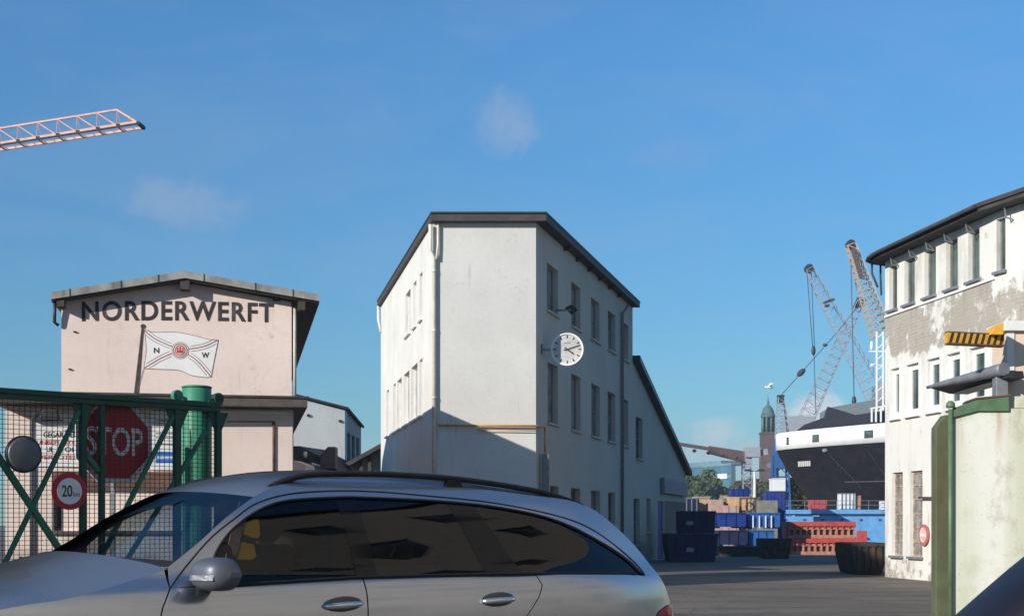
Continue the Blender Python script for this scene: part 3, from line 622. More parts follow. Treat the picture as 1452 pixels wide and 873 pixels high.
# ------------------------------------------------------------ wedge shaped light grey building in the middle
def central_building():
    Y0 = 38.0
    P0 = ((614-CX)/F*Y0, Y0); P1 = ((760-CX)/F*Y0, Y0)
    PL = ((540-CX)/F*52.6, 52.6); PR = ((897-CX)/F*52.9, 52.9)
    ff = Fac(P0, P1); fr = Fac(P1, PR); fL = Fac(PL, P0)
    t = thing('wedge_building', 'tall light grey three storey wedge shaped building with brown roof edge', 'building', V(0, 42, 0))
    zt = EYE + (HY-316)/F*Y0
    # front
    mb = MB(); wall(mb, ff, 0, ff.len, -.5, zt, []); mb.build('front_wall', M['grey_wall'], t)
    # right: three storey part, then the lean-to beyond it in the same plane
    ops = []; rows = [(8.52, 7.2, [(775.4,791),(810,823),(838,850),(862,872.5),(883,891)], 'D'),
                      (5.76, 4.08, [(776.5,791),(810,823),(838.5,850.5),(861.5,872.5),(882,891)], 'D'),
                      (2.32, .95, [(780,792),(809.5,823),(838,851),(862.5,872.5)], 'D')]
    for a, b, xs, k in rows:
        for x0, x1 in xs: ops.append((fr.s(x0), fr.s(x1), b, a))
    mb = MB(); wall(mb, fr, 0, fr.len, -.6, zt, ops, .22)
    sE = fr.s(972); zh, zl = fr.z(897, 512), fr.z(970, 667)
    lt = lambda s: zh + (zl-zh)*(s-fr.len)/(fr.s(970)-fr.len)
    ops2 = [(fr.s(901.5), fr.s(911), fr.z(906, 650), fr.z(906, 592))]; sM = fr.s(914)
    ops3 = [(fr.s(898.5), fr.s(907), .45, 2.2)]
    wall(mb, fr, fr.len, sM, -.6, lt, ops2+ops3, .2)
    ops4 = [(fr.s(917), fr.s(922.5), .9, 2.25)]; door = (fr.s(932.5), fr.s(941), -.25, 2.2)
    wall(mb, fr, sM, fr.s(942), -.6, lt, ops4+[door], .2)
    rw = mb.build('side_wall', M['side_wall'], t)
    mb = MB(); sb = fr.s(942); wall(mb, fr, sb, sE, 2.25, lt, []); mb.build('gable_wall', M['side_wall'], t)
    mb = MB(); wall(mb, fr, sb, sE, -.6, 2.25, [], 0, -.02); mb.build('brick_infill', M['brick_red'], t)
    for o in ops: window(fr, o, t, M['frame_dark'], M['pane_pale'] if random.random() < .6 else M['pane'], .20, 2, random.choice((1, 1, 2)), .05, M['side_wall'])
    for o in ops2+ops3+ops4: window(fr, o, t, M['frame_dark'], M['pane'], .2, 1, 2, .05, M['side_wall'])
    d = door; dr = MB().obox(fr.p(d[0], d[2], -.12), fr.D*(d[1]-d[0]), V(0,0,d[3]-d[2]), fr.N*.05).build('door', M['blue'], t)
    MB().obox(fr.p(d[1]-.2, 1.0, -.07), fr.D*.08, V(0,0,.04), fr.N*.06).build('handle', M['chrome'], dr)
    # lean-to roof with dark green edge
    th = V(0,0,.22); a = fr.p(fr.len+.02, zh+.22, .28); b = fr.p(sE+.35, lt(sE+.35)+.22, .28)
    MB().prism([a, b, b-th, a-th], -fr.N*9).build('lean_to_roof', M['roof_green'], t)
    # left
    opl = []
    for a_, b_, xs in ((8.45, 7.12, [(575,582),(586,590.5),(595,599)]), (5.98, 4.35, [(594.5,599),(583,592),(572.5,580.5),(563,569.5),(557.5,561),(548,551.5)])):
        for x0, x1 in xs: opl.append((fL.s(x0), fL.s(x1), b_, a_))
    mb = MB(); wall(mb, fL, 0, fL.len, -.6, zt, opl, .16); mb.build('left_wall', M['white_wall'], t)
    for o in opl: window(fL, o, t, M['frame_white'], M['pane_pale'], .16, 2, 1, .06, M['frame_white'])
    # rear
    fb = Fac(PR, PL); mb = MB(); wall(mb, fb, 0, fb.len, 0, zt, []); mb.build('rear_wall', M['side_wall'], t)
    # flat roof slab
    o_f, o_s = .35, .34
    def off(A, B, dA, dB, da): return None
    c = [fL.p(fL.len+.20, 0, .24), ff.p(ff.len+.27, 0, .30), fr.p(fr.len+.25, 0, .42), fL.p(-.25, 0, .30)]
    c = [ff.p(-.03, 0, .26), ff.p(ff.len+.27, 0, .26), fr.p(fr.len+.10, 0, .26), fL.p(-.10, 0, .12)]
    zr = zt + .005
    MB().prism([V(p.x, p.y, zr) for p in c], V(0,0,.19)).build('roof', M['roof_brown'], t)
    mb = MB(); cen = sum(c, V(0,0,0))/4
    mb.prism([V(p.x, p.y, zr+.193) + (Vector((p.x, p.y, 0))-Vector((cen.x, cen.y, 0))).normalized()*.04 for p in c], V(0,0,.04)); mb.build('roof_capping', M['roof_green'], t)
    for i in range(6):                    # joist ends under the right eave
        s = 3.4 + i*1.75; MB().obox(fr.p(s, zt-.10, .003), fr.D*.12, V(0,0,.095), fr.N*.2).build('joist_end', M['roof_brown'], t)
    # rain pipes
    mb = MB(); q = ff.p(.03, zt-.02, .12); mb.tube([q+V(-.09,0,-.05), q+V(-.09,0,-.75), ff.p(.03, zt-.95, .08), ff.p(.03, 0.3, .08)], .055, 10); mb.build('downpipe', M['pipe_white'], t)
    mb = MB(); mb.tube([ff.p(.14, zt-.02, .08), ff.p(.14, zt-.6, .08), ff.p(.10, zt-1.0, .10)], .035, 8); mb.build('downpipe', M['pipe_white'], t)
    for z in (2.5, 4.6, 6.4, 8.0): MB().lathe(ff.p(.03, z, .08), V(0,0,1), [(.066,0),(.066,.06)], 12).build('pipe_clamp', M['pipe_white'], t)
    mb = MB(); s = fr.s(879.5); mb.tube([fr.p(s, zt-.3, .3), fr.p(s, zt-.6, .08), fr.p(s, .2, .08)], .055, 10); mb.build('downpipe', M['pipe_grey'], t)
    mb = MB(); q = fL.p(.05, zt, .1); mb.tube([q, q-V(0,0,.5), q+V(.12,-.2,-1.0)], .05, 8); mb.build('downpipe', M['pipe_white'], t)
    # gas pipe along the front and round the corner
    z1 = ff.z(690, 604); mb = MB(); e = fr.p(.42, z1, .15)
    mb.tube([ff.p(.14, z1+.02, .12), ff.p(ff.len, z1, .12), e], .03, 8); mb.tube([e, V(e.x, e.y, ff.z(760, 641))], .03, 8)
    mb.tube([ff.p(1.2, z1-.11, .10), ff.p(ff.len, z1-.13, .10)], .014, 6); mb.build('gas_pipe', M['pipe_orange'], t)
    mb = MB(); mb.obox(V(e.x-.09, e.y-.07, 0), V(.2,0,0), V(0,.16,0), V(0,0,ff.z(760, 642))); mb.build('meter_duct', M['pipe_grey'], t, .01)
    # bracket lamp and the sign box over the far door
    q = fr.p(fr.s(788), fr.z(788, 440), .0); l = thing('wall_lamp', 'dark square floodlight on the shaded side wall above the clock', 'lamp', q)
    mb = MB(); mb.tube([q, q+fr.N*.45], .025, 8); mb.build('arm', M['grey_metal'], l)
    mb = MB(); c_ = q+fr.N*.42; mb.prism([c_+V(-.16,0,.06), c_+V(.02,0,-.12), c_+V(.20,0,.02), c_+V(.04,0,.16)], V(.03,.16,0)); mb.build('head', M['black'], l, .01)
    s0, s1_ = fr.s(936), fr.s(969); z0, z1_ = 2.55, 3.2
    sg = thing('sign_box', 'grey projecting sign box on the gable wall above the blue door', 'sign', fr.p(s0, z0, .1))
    MB().obox(fr.p(s0, z0, .02), fr.D*(s1_-s0), V(0,0,z1_-z0), fr.N*.18).build('box', M['grey_metal'], sg, .01)
    MB().obox(fr.p(s0+.25, z0+.1, .20), fr.D*(s1_-s0-.5), V(0,0,z1_-z0-.2), fr.N*.006).build('face', M['pipe_grey'], sg)
    # clock on a bracket, its face towards the street
    cz = EYE + (HY-496)/F*38.75; s = fr.s(768); q = fr.p(fr.s(762)+.50, cz, 0)
    Yc = q.y; c_ = V((804.5-CX)/F*Yc, Yc, cz); r = 23.2/F*Yc
    k = thing('wall_clock', 'round white street clock showing twelve past four on a bracket', 'clock', q)
    fd = V(-.10, -1, 0).normalized(); fx = V(0,0,1).cross(fd)*1; fx = V(-fd.y, fd.x, 0)
    MB().lathe(c_+fd*-.10, fd, [(r*.96,0),(r,.02),(r,.098)], 48).build('case', M['white_paint'], k)
    MB().disc(c_+fd*.006, fd, r*.92, .004, 48).build('face', M['clock_face'], k)
    MB().lathe(c_+fd*.012, fd, [(r*1.0,-.04),(r*1.0,.03),(r*.93,.03),(r*.93,-.002)], 48).build('bezel', M['white_paint'], k)
    def hand(mb, ang, r0, r1, w, o):
        d_ = fx*math.sin(ang) + V(0,0,1)*math.cos(ang); n_ = fx*math.cos(ang) - V(0,0,1)*math.sin(ang)
        mb.obox(c_ + d_*r0 - n_*w/2 + fd*o, d_*(r1-r0), n_*w, fd*.004)
    mb = MB()
    for i in range(12): hand(mb, R(30*i), r*.68, r*.86, .034, .011)
    mb.build('hour_mark', M['letter'], k)
    mb = MB(); hand(mb, R(72), -r*.2, r*.84, .03, .022); mb.build('minute_hand', M['letter'], k)
    mb = MB(); hand(mb, R(126), -r*.2, r*.48, .04, .016); mb.build('hour_hand', M['letter'], k)
    MB().obox(c_+fx*-.09+V(0,0,r*.36)+fd*.011, fx*.18, V(0,0,.022), fd*.002).build('maker_mark', M['pipe_grey'], k)
    mb = MB(); mb.bar(q, c_-fx*r, .07); mb.obox(q-V(.0,.1,.14), V(.02,0,0), V(0,.2,0), V(0,0,.28)); mb.build('bracket', M['grey_metal'], k)
central_building()

# ------------------------------------------------------------ pale block and low sheds between the two
def back_sheds():
    Y = 62.0; A = ((405-CX)/F*Y, Y); B = ((489-CX)/F*(Y+1), Y+1); f = Fac(A, B)
    fr = Fac(B, ((512-CX)/F*70, 70))
    t = thing('pale_block', 'pale windowless rendered block with sloping top, beyond the pink building', 'building', f.p(1, 0))
    zl, zr, zb = f.z(412, 562), f.z(489, 581), fr.z(511, 607)
    pk = [f.p(0, 0), f.p(f.len, 0), f.p(f.len, zr), f.p(f.s(418), zl), f.p(0, zl-.1)]
    MB().prism(pk, V(.1,.95,0)*.5).build('front_wall', M['pale_wall'], t)
    op = [(fr.len*(.12+.28*i), fr.len*(.12+.28*i)+fr.len*.2, 3.4, 5.4) for i in range(3)]
    mb = MB(); wall(mb, fr, .0, fr.len, 0, lambda s: zr-(zr-zb)*s/fr.len*.2, op, .15); mb.obox(fr.p(.02, 0, -3), fr.D*(fr.len-.02), V(0,0,zb-.6), fr.N*2.8); mb.build('side_wall', M['side_wall'], t)
    for o in op: window(fr, o, t, M['frame_dark'], M['pane'], .15, 2, 2, .05)
    e = V(0,0,.1)
    a, b, c = f.p(0, zl+.12, .15), f.p(f.s(418), zl+.02, .15), f.p(f.len+.12, zr+.02, .15)
    q = V(.1,.95,0)*9; d_ = fr.p(fr.len+.1, 0, .15)
    mb = MB(); back = V(d_.x-c.x, d_.y-c.y, 0)
    mb.prism([b, c, c+e, b+e], V(back.x, back.y, -.35)); mb.build('roof', M['roof_dark'], t)
    for px, py in ((435, 590), (480, 598)): MB().obox(f.P(px, py, 0), f.D*.12, V(0,0,.1), f.N*.06).build('wall_vent', M['soffit'], t)
    # low dark roofed shed
    Y = 50.0; t = thing('low_shed', 'low dark roofed shed with grey vent box, beside the pink building', 'shed', V((440-CX)/F*Y, Y, 0))
    p = lambda x, y, yy=Y: W(x, y, yy)
    MB().prism([p(414, 645), p(470, 668), p(500, 690), p(500, 800), p(414, 800)], V(0,5,0)).build('wall', M['side_wall'], t)
    MB().prism([W(412, 632, Y-.3), W(425, 632, Y-.3), W(456, 648, Y-.3), W(478, 668, Y-.3), W(478, 672, Y-.3), W(452, 659, Y-.3), W(412, 652, Y-.3)], V(.2,5.6,.15)).build('roof', M['roof_dark'], t)
    MB().prism([W(454, 645, Y-.6), W(465, 633, Y-.6), W(475, 633, Y-.6), W(475, 664, Y-.6), W(454, 664, Y-.6)], V(0,.8,0)).build('vent_box', M['slab'], t)
    MB().prism([W(442, 655, Y-.45), W(462, 661, Y-.45), W(462, 663.5, Y-.45), W(442, 658, Y-.45)], V(0,.1,0)).build('flashing', M['white_sign'], t)
    MB().tube([W(433, 648, Y-.45), W(433, 640, Y-.45)], .06).build('vent_pipe', M['pipe_white'], t)
    # lit white stub wall
    Y = 44.0; t = MB().prism([W(405, 652, Y), W(416, 652, Y), W(434, 659, Y), W(434, 800, Y), W(405, 800, Y)], V(.1,1.2,0)).build('garden_wall', M['pink_low'], loc=W(415, 800, Y))
    tag(t, 'short lit cream wall stub at the right corner of the pink building', 'wall')
    # gabled shed against the back left corner of the wedge building
    Y = 54.0; t = thing('lean_to_shed', 'dark shed with roof rising to the left corner of the wedge building', 'shed', V((510-CX)/F*Y, Y, 0))
    MB().prism([W(474, 672, Y), W(546, 632, Y), W(560, 632, Y), W(560, 800, Y), W(474, 800, Y)], V(0,4,0)).build('wall', M['side_wall'], t)
    MB().prism([W(466, 669, Y-.6), W(541, 627.5, Y-.6), W(541, 634, Y-.6), W(466, 676, Y-.6)], V(-.3,5,0)).build('roof', M['roof_dark'], t)
    mb = MB()
    for x in (484, 512, 524): mb.bar(W(x, 800, Y-.3), W(x, 664-(x-474)*.5, Y-.3), .12)
    mb.build('post', M['soffit'], t)
back_sheds()

# ------------------------------------------------------------ peeling white building on the right
def right_building():
    A = ((1255-CX)/F*33.2, 33.2); B = ((1412-CX)/F*27.9, 27.9); f = Fac(A, B); D, N = f.D, f.N
    C = ((1520-CX)/F*25.8, 25.8); f2 = Fac(B, C)
    t = thing('peeling_building', 'white three storey building with flaking paint and rounded eaves', 'building', V(10.5, 32, 0))
    ze = 7.40
    top = [(1261,1272),(1282.5,1297),(1311,1327),(1341.5,1358),(1373,1389)]; mid = [(1264.5,1276.5),(1286.5,1304),(1316,1334),(1344,1363),(1376,1398)]; low = [(1265,1280),(1290.5,1308)]
    opT = [(f.s(a), f.s(b), 6.22, 7.25) for a, b in top]; opM = [(f.s(a), f.s(b), 3.70, 4.83) for a, b in mid]; opG = [(f.s(a), f.s(b), .52, 2.43) for a, b in low]
    mb = MB(); wall(mb, f, 0, f.len, 0, ze, opT+opM+opG, .14)
    s14 = f2.s(1407), f2.s(1423); s14 = (max(.02, s14[0]), max(.3, s14[1])); opX = (s14[0], s14[1], 6.22, 7.25)
    wall(mb, f2, 0, f2.len, 0, ze, [opX], .14)
    e1 = Fac((A[0]+4, A[1]+7), A); wall(mb, e1, 0, e1.len, 0, ze, [])
    mb.build('wall', M['peel'], t)
    for o in opT: window(f, o, t, M['frame_dark'], M['pane_green'], .14, 1, 1, .05, M['grey_metal'])
    window(f2, opX, t, M['frame_dark'], M['pane_green'], .14, 1, 1, .05, M['grey_metal'])
    for o in opM: window(f, o, t, M['frame_white'], M['pane_green'], .10, 1, 1, .13, M['frame_white'])
    for o in opG: window(f, o, t, M['frame_rust'], M['pane_pale'], .12, 2, 6, .05, M['grey_metal'])
    # raised white surrounds of the middle windows
    mb = MB(); w = .07
    for a, b, c, d in opM:
        for q in ((a-w, a-.004, c-w, d+w), (b+.004, b+w, c-w, d+w), (a-.004, b+.004, d+.004, d+w)): mb.obox(f.p(q[0], q[2], .002), D*(q[1]-q[0]), V(0,0,q[3]-q[2]), N*.03)
    mb.build('window_surround', M['frame_white'], t)
    # roof: overhanging slab with a rounded left end
    pts = [f2.p(0, 0, .36), f.p(f.len-.2, 0, .37), f.p(.6, 0, .38), f.p(.1, 0, .36), f.p(-.16, 0, .28), f.p(-.32, 0, .14), f.p(-.38, 0, -.1), f.p(-.36, 0, -.5), f.p(-.2, 0, -5), V(18, 36, 0), V(18, 25.5, 0), f2.p(f2.len, 0, .36)]
    MB().prism([V(p.x, p.y, ze+.005) for p in pts], V(0,0,.08)).build('eaves', M['roof_dark'], t)
    cen = V(12.5, 31, 0)
    MB().prism([V(p.x, p.y, ze+.087) + (V(p.x, p.y, 0)-cen).normalized()*.05 for p in pts], V(0,0,.08)).build('roof', M['roof_brown'], t)
    mb = MB()
    lo = [f.p(f.len+.0, ze+.10, .46), f.p(.6, ze+.10, .46), f.p(.05, ze+.08, .44), f.p(-.25, ze+.07, .34), f.p(-.44, ze+.06, .14), f.p(-.50, ze+.05, -.1), f.p(-.46, ze+.0, -.4)]
    mb.tube(lo, .04, 8); mb.tube([lo[4], lo[4]-V(0,0,.25), f.p(-.2, ze-.55, .1)], .025, 6); mb.tube([lo[5], lo[5]-V(0,0,.32), f.p(-.1, ze-.75, .05)], .025, 6); mb.build('gutter', M['roof_dark'], t)
    # steel eave brackets
    for px in (1271, 1297, 1321, 1347, 1378):
        s = f.s(px) + .15; mb = MB(); mb.bar(f.p(s, ze-.01, .22), f.p(s, ze-.20, .18), .022); mb.bar(f.p(s, ze-.20, .19), f.p(s, ze-.24, .0), .022); mb.bar(f.p(s, ze-.03, .22), f.p(s, ze-.22, .02), .018); mb.build('eave_bracket', M['grey_metal'], t)
    s = .55; mb = MB(); mb.bar(f2.p(s, ze-.01, .22), f2.p(s, ze-.22, .18), .022); mb.bar(f2.p(s, ze-.22, .19), f2.p(s, ze-.26, .0), .022); mb.build('eave_bracket', M['grey_metal'], t)
    # ledge line under the top windows
    mb = MB(); mb.obox(f.p(.02, 6.08, .002), D*(f.len-.04), V(0,0,.05), N*.035); mb.build('string_course', M['frame_white'], t)
    mb = MB(); mb.tube([f.P(1309, 705, .1), f.P(1327, 705, .1)], .025, 6); mb.tube([f.P(1309, 705, .0), f.P(1309, 705, .1)], .025, 6); mb.build('wall_pipe', M['brown_rust'], t)
    c = f.P(1312.5, 758, .06); sg = thing('round_sign', 'round faded red and white sign by the lower windows of the peeling building', 'sign', c)
    MB().disc(c-N*.03, N, .235, .03, 28).build('plate', M['dull_red'], sg); MB().disc(c+N*.001, N, .17, .004, 28).build('centre', M['flag_pink'], sg)
    mb = MB(); mb.obox(c-D*.13-V(0,0,.03)+N*.006, D*.26, V(0,0,.06), N*.004); mb.build('bar', M['white_sign'], sg)
right_building()

# ------------------------------------------------------------ gatehouse, striped beam, grey canopy, steel gate leaf
def right_front():
    Y = 20.0; p = lambda x, y, yy=Y: W(x, y, yy)
    t = thing('gate_pillar', 'beige rendered gate pillar with white flat cap at the right edge', 'pillar', V(8.2, 20.3, 0))
    x0 = p(1428, 0).x; ztop = p(0, 470).z
    MB().obox(V(x0, Y, 0), V(2.4,.0,0), V(0,.62,0), V(0,0,ztop)).build('wall', M['beige'], t)
    MB().obox(V(x0-.06, Y-.08, ztop+.003), V(2.5,0,0), V(0,.78,0), V(0,0,.14)).build('roof', M['white_sign'], t, .01)
    MB().obox(V(x0-.003, Y-.02, ztop-.55), V(.10,0,0), V(0,.019,0), V(0,0,.55)).build('corner_trim', M['white_sign'], t)
    # canopy: a tapering grey half pipe on a post
    t = thing('canopy_arm', 'long tapering grey metal canopy arm on a short post', 'canopy', p(1412, 560))
    a, b = W(1315, 549, 21.5), W(1424, 523, 19.6); mb = MB()
    prof = []; 
    d = (b-a); n = 12
    for i in range(n+1):
        q = a + d*(i/n); r = .022 + .070*(i/n)**.8; prof.append((q, r))
    mb.tube([q for q, r in prof], [r for q, r in prof], 14); mb.build('shell', M['grey_metal'], t)
    mb = MB(); s_ = d.normalized().cross(V(0,0,1)).normalized(); mb.prism([a+V(0,0,-.0), b+V(0,0,-.02), b+V(.02,0,-.12), a+V(.35,0,-.10)], -s_*.30); mb.build('lower_plate', M['dark_metal'], t)
    MB().obox(V(p(1404,0).x, 19.75, 0), V(.17,0,0), V(0,.17,0), V(0,0,p(0,531).z)).build('post', M['grey_metal'], t, .008)
    # yellow beam with black stripes
    t = thing('striped_beam', 'yellow barrier beam with slanting black stripes on a yellow block', 'barrier', W(1418, 480, 19.8))
    a, b = W(1344, 478, 19.4), W(1424, 482, 19.6); h = V(0,0,.068)
    MB().obox(a-h, b-a, V(0,.14,0), h*2).build('beam', M['yellow'], t)
    for i in range(9):
        q = a + (b-a)*((i+.15)/9); w = (b-a)*.048; k = (b-a)*.05
        mb = MB(); mb.prism([q-h+V(0,-.004,-.003), q+w-h+V(0,-.004,-.003), q+w+k+h+V(0,-.004,.003), q+k+h+V(0,-.004,.003)], V(0,.003,0)); mb.build('black_stripe', M['letter'], t)
    mb = MB(); mb.obox(a-h-V(0,.002,.022), b-a, V(0,.15,0), V(0,0,.02)); mb.obox(a+h-V(0,.002,-.002), b-a, V(0,.15,0), V(0,0,.016)); mb.build('edge_angle', M['brown_rust'], t)
    MB().prism([W(1405, 474, 19.45), W(1423, 474, 19.45), W(1423, 456, 19.45), W(1412, 462, 19.45)], V(0,.35,0)).build('end_block', M['yellow'], t, .005)
    # gate leaf
    Yg = 12.0; A = ((1352-CX)/F*Yg, Yg); B = (A[0]+3.2, Yg-.55); f = Fac(A, B); D, N = f.D, f.N
    t = thing('steel_gate_leaf', 'bleached pale green steel gate leaf with rusty dark green cap', 'gate', f.p(0, 0))
    zt = f.z(1352, 580)
    MB().obox(f.p(0, .1, -.06), D*3.2, V(0,0,zt-.1), N*.06).build('panel', M['panel'], t)
    mb = MB(); z0 = zt
    mb.prism([f.P(1351, 592, .03), f.P(1385, 583, .03), f.P(1430, 583, .03), f.P(1430, 562, .03), f.P(1382, 567, .03), f.P(1350, 579, .03)], -N*.16); mb.build('cap_beam', M['green_cap'], t, .004)
    mb = MB(); mb.prism([f.P(1368, 571.5, .04), f.P(1382, 566.4, .04), f.P(1432, 561.4, .04), f.P(1432, 559, .04), f.P(1382, 564, .04), f.P(1368, 569, .04)], -N*.18); mb.build('rusty_edge', M['brown_rust'], t)
    mb = MB(); mb.obox(f.p(.50, z0+.003, -.005), D*2.7, V(0,0,.10), -N*.05); mb.build('upper_rail', M['panel'], t, .004)
    mb = MB(); q = f.p(-.028, 0, .03); mb.tube([V(q.x, q.y, .05), V(q.x, q.y, zt-.0)], .020, 16); mb.lathe(V(q.x, q.y, zt+.01), V(0,0,1), [(.036,0),(.04,.02),(.034,.045),(.012,.06)], 16); mb.build('hinge_post', M['green_leaf_post'], t)
    mb = MB(); q0 = W(1349, 600, 12.35); mb.prism([V(W(1327,0,12.35).x, 12.35, .0), V(q0.x, 12.35, .0), V(q0.x, 12.35, W(0,588,12.35).z), V(W(1340,0,12.35).x, 12.35, W(0,588,12.35).z), V(W(1327,0,12.35).x, 12.35, W(0,606,12.35).z)], V(0,.14,0)); mb.build('side_plate', M['green_plate'], t, .006)
M['green_leaf_post'] = mat('weathered_green_post', rgb((88, 112, 84)), .45, 0, .2, 7, rgb((60, 84, 56)), .5)
M['green_cap'] = mat('rusty_green_cap_paint', rgb((78, 106, 76)), .6, 0, .2, 8, rgb((88, 62, 42)), .8)
M['green_plate'] = mat('weathered_green_plate', rgb((92, 100, 72)), .6, 0, .15, 6, rgb((90, 76, 54)), .5)
right_front()

# ------------------------------------------------------------ yard: trays, crates, skips, dock wall
def steel_tray(label, x0, x1, y0, y1, Y, depth, m, group=None):
    a, b = W(x0, y1, Y), W(x1, y0, Y); w = b.x-a.x; h = b.z-a.z
    t = thing('steel_tray', label, 'container', V((a.x+b.x)/2, Y, a.z), group)
    mb = MB(); th = .06
    mb.obox(V(a.x, Y, a.z+.08), V(w,0,0), V(0,th,0), V(0,0,h-.08)); mb.obox(V(a.x, Y+depth-th, a.z+.08), V(w,0,0), V(0,th,0), V(0,0,h-.08))
    mb.obox(V(a.x, Y+th, a.z+.08), V(th,0,0), V(0,depth-2*th,0), V(0,0,h-.08)); mb.obox(V(b.x-th, Y+th, a.z+.08), V(th,0,0), V(0,depth-2*th,0), V(0,0,h-.08)); mb.obox(V(a.x+th, Y+th, a.z+.08), V(w-2*th,0,0), V(0,depth-2*th,0), V(0,0,.05))
    mb.build('body', m, t)
    n = max(3, int(w/.45)); mb = MB()
    for i in range(n+1): mb.obox(V(a.x+.005+(w-.07)*i/n, Y-.05, a.z+.1), V(.06,0,0), V(0,.049,0), V(0,0,h-.14))
    mb.obox(V(a.x-.02, Y-.06, b.z-.03), V(w+.04,0,0), V(0,.1,0), V(0,0,.06)); mb.build('rib', m, t)
    mb = MB()
    for q in (.12, .88): mb.obox(V(a.x+w*q-.1, Y+.1, a.z), V(.2,0,0), V(0,depth-.2,0), V(0,0,.08))
    mb.build('skid', M['dark_metal'], t)
    return t
def crate(name, label, cat, x0, x1, y0, Y, depth, m, rz=0, slats=0, lid=None, base=-.46):
    a, b = W(x0, 0, Y).x, W(x1, 0, Y).x; z = W(0, y0, Y).z
    t = thing(name, label, cat, V((a+b)/2, Y+depth/2, base)); w = b-a
    MB().box(V((a+b)/2, Y+depth/2, (base+z)/2), (w, depth, z-base), rz).build('body', m, t, .02)
    Mr = Matrix.Rotation(rz, 3, 'Z'); c = V((a+b)/2, Y+depth/2, 0)
    if slats:
        mb = MB()
        for i in range(slats):
            x = -w/2 + w*(i+.5)/slats; q = c + Mr @ V(x, -depth/2-.02, 0); mb.box(V(q.x, q.y, (base+z)/2), (.07, .035, z-base), rz)
        mb.build('batten', lid or m, t)
    if lid:
        MB().box(V(c.x, c.y, z+.032), (w+.06, depth+.06, .06), rz).build('lid', lid, t, .01)
    return t
def dock_block(label, x0, x1, ybot, ymid, ytop, Y):
    a, b = W(x0, ybot, Y), W(x1, ytop, Y); zm = W(0, ymid, Y).z; f = Fac((a.x, Y), (b.x, Y)); n = 11; w = b.x-a.x
    t = thing('dock_block', label, 'block', V((a.x+b.x)/2, Y, a.z))
    hz = (zm+a.z)/2; hh = (zm-a.z)*.22; ops = []
    for i in range(n): x = w*(i+.5)/n; ops.append((x-.11, x+.11, hz-hh, hz+hh))
    mb = MB(); wall(mb, f, 0, w, a.z, zm, ops, .3); mb.obox(V(a.x, Y+.31, a.z), V(w,0,0), V(0,1.5,0), V(0,0,zm-a.z)); mb.build('web', M['dock_tan'], t)
    mb = MB(); mb.obox(V(a.x-.04, Y-.12, zm+.003), V(w+.08,0,0), V(0,2,0), V(0,0,b.z-zm-.003)); mb.build('flange', M['dock_red'], t)
    for i in range(n+1): x = a.x + w*i/n; MB().obox(V(x-.03, Y-.10, zm-.10), V(.06,0,0), V(0,.099,0), V(0,0,.10)).build('stiffener', M['dock_red'], t)
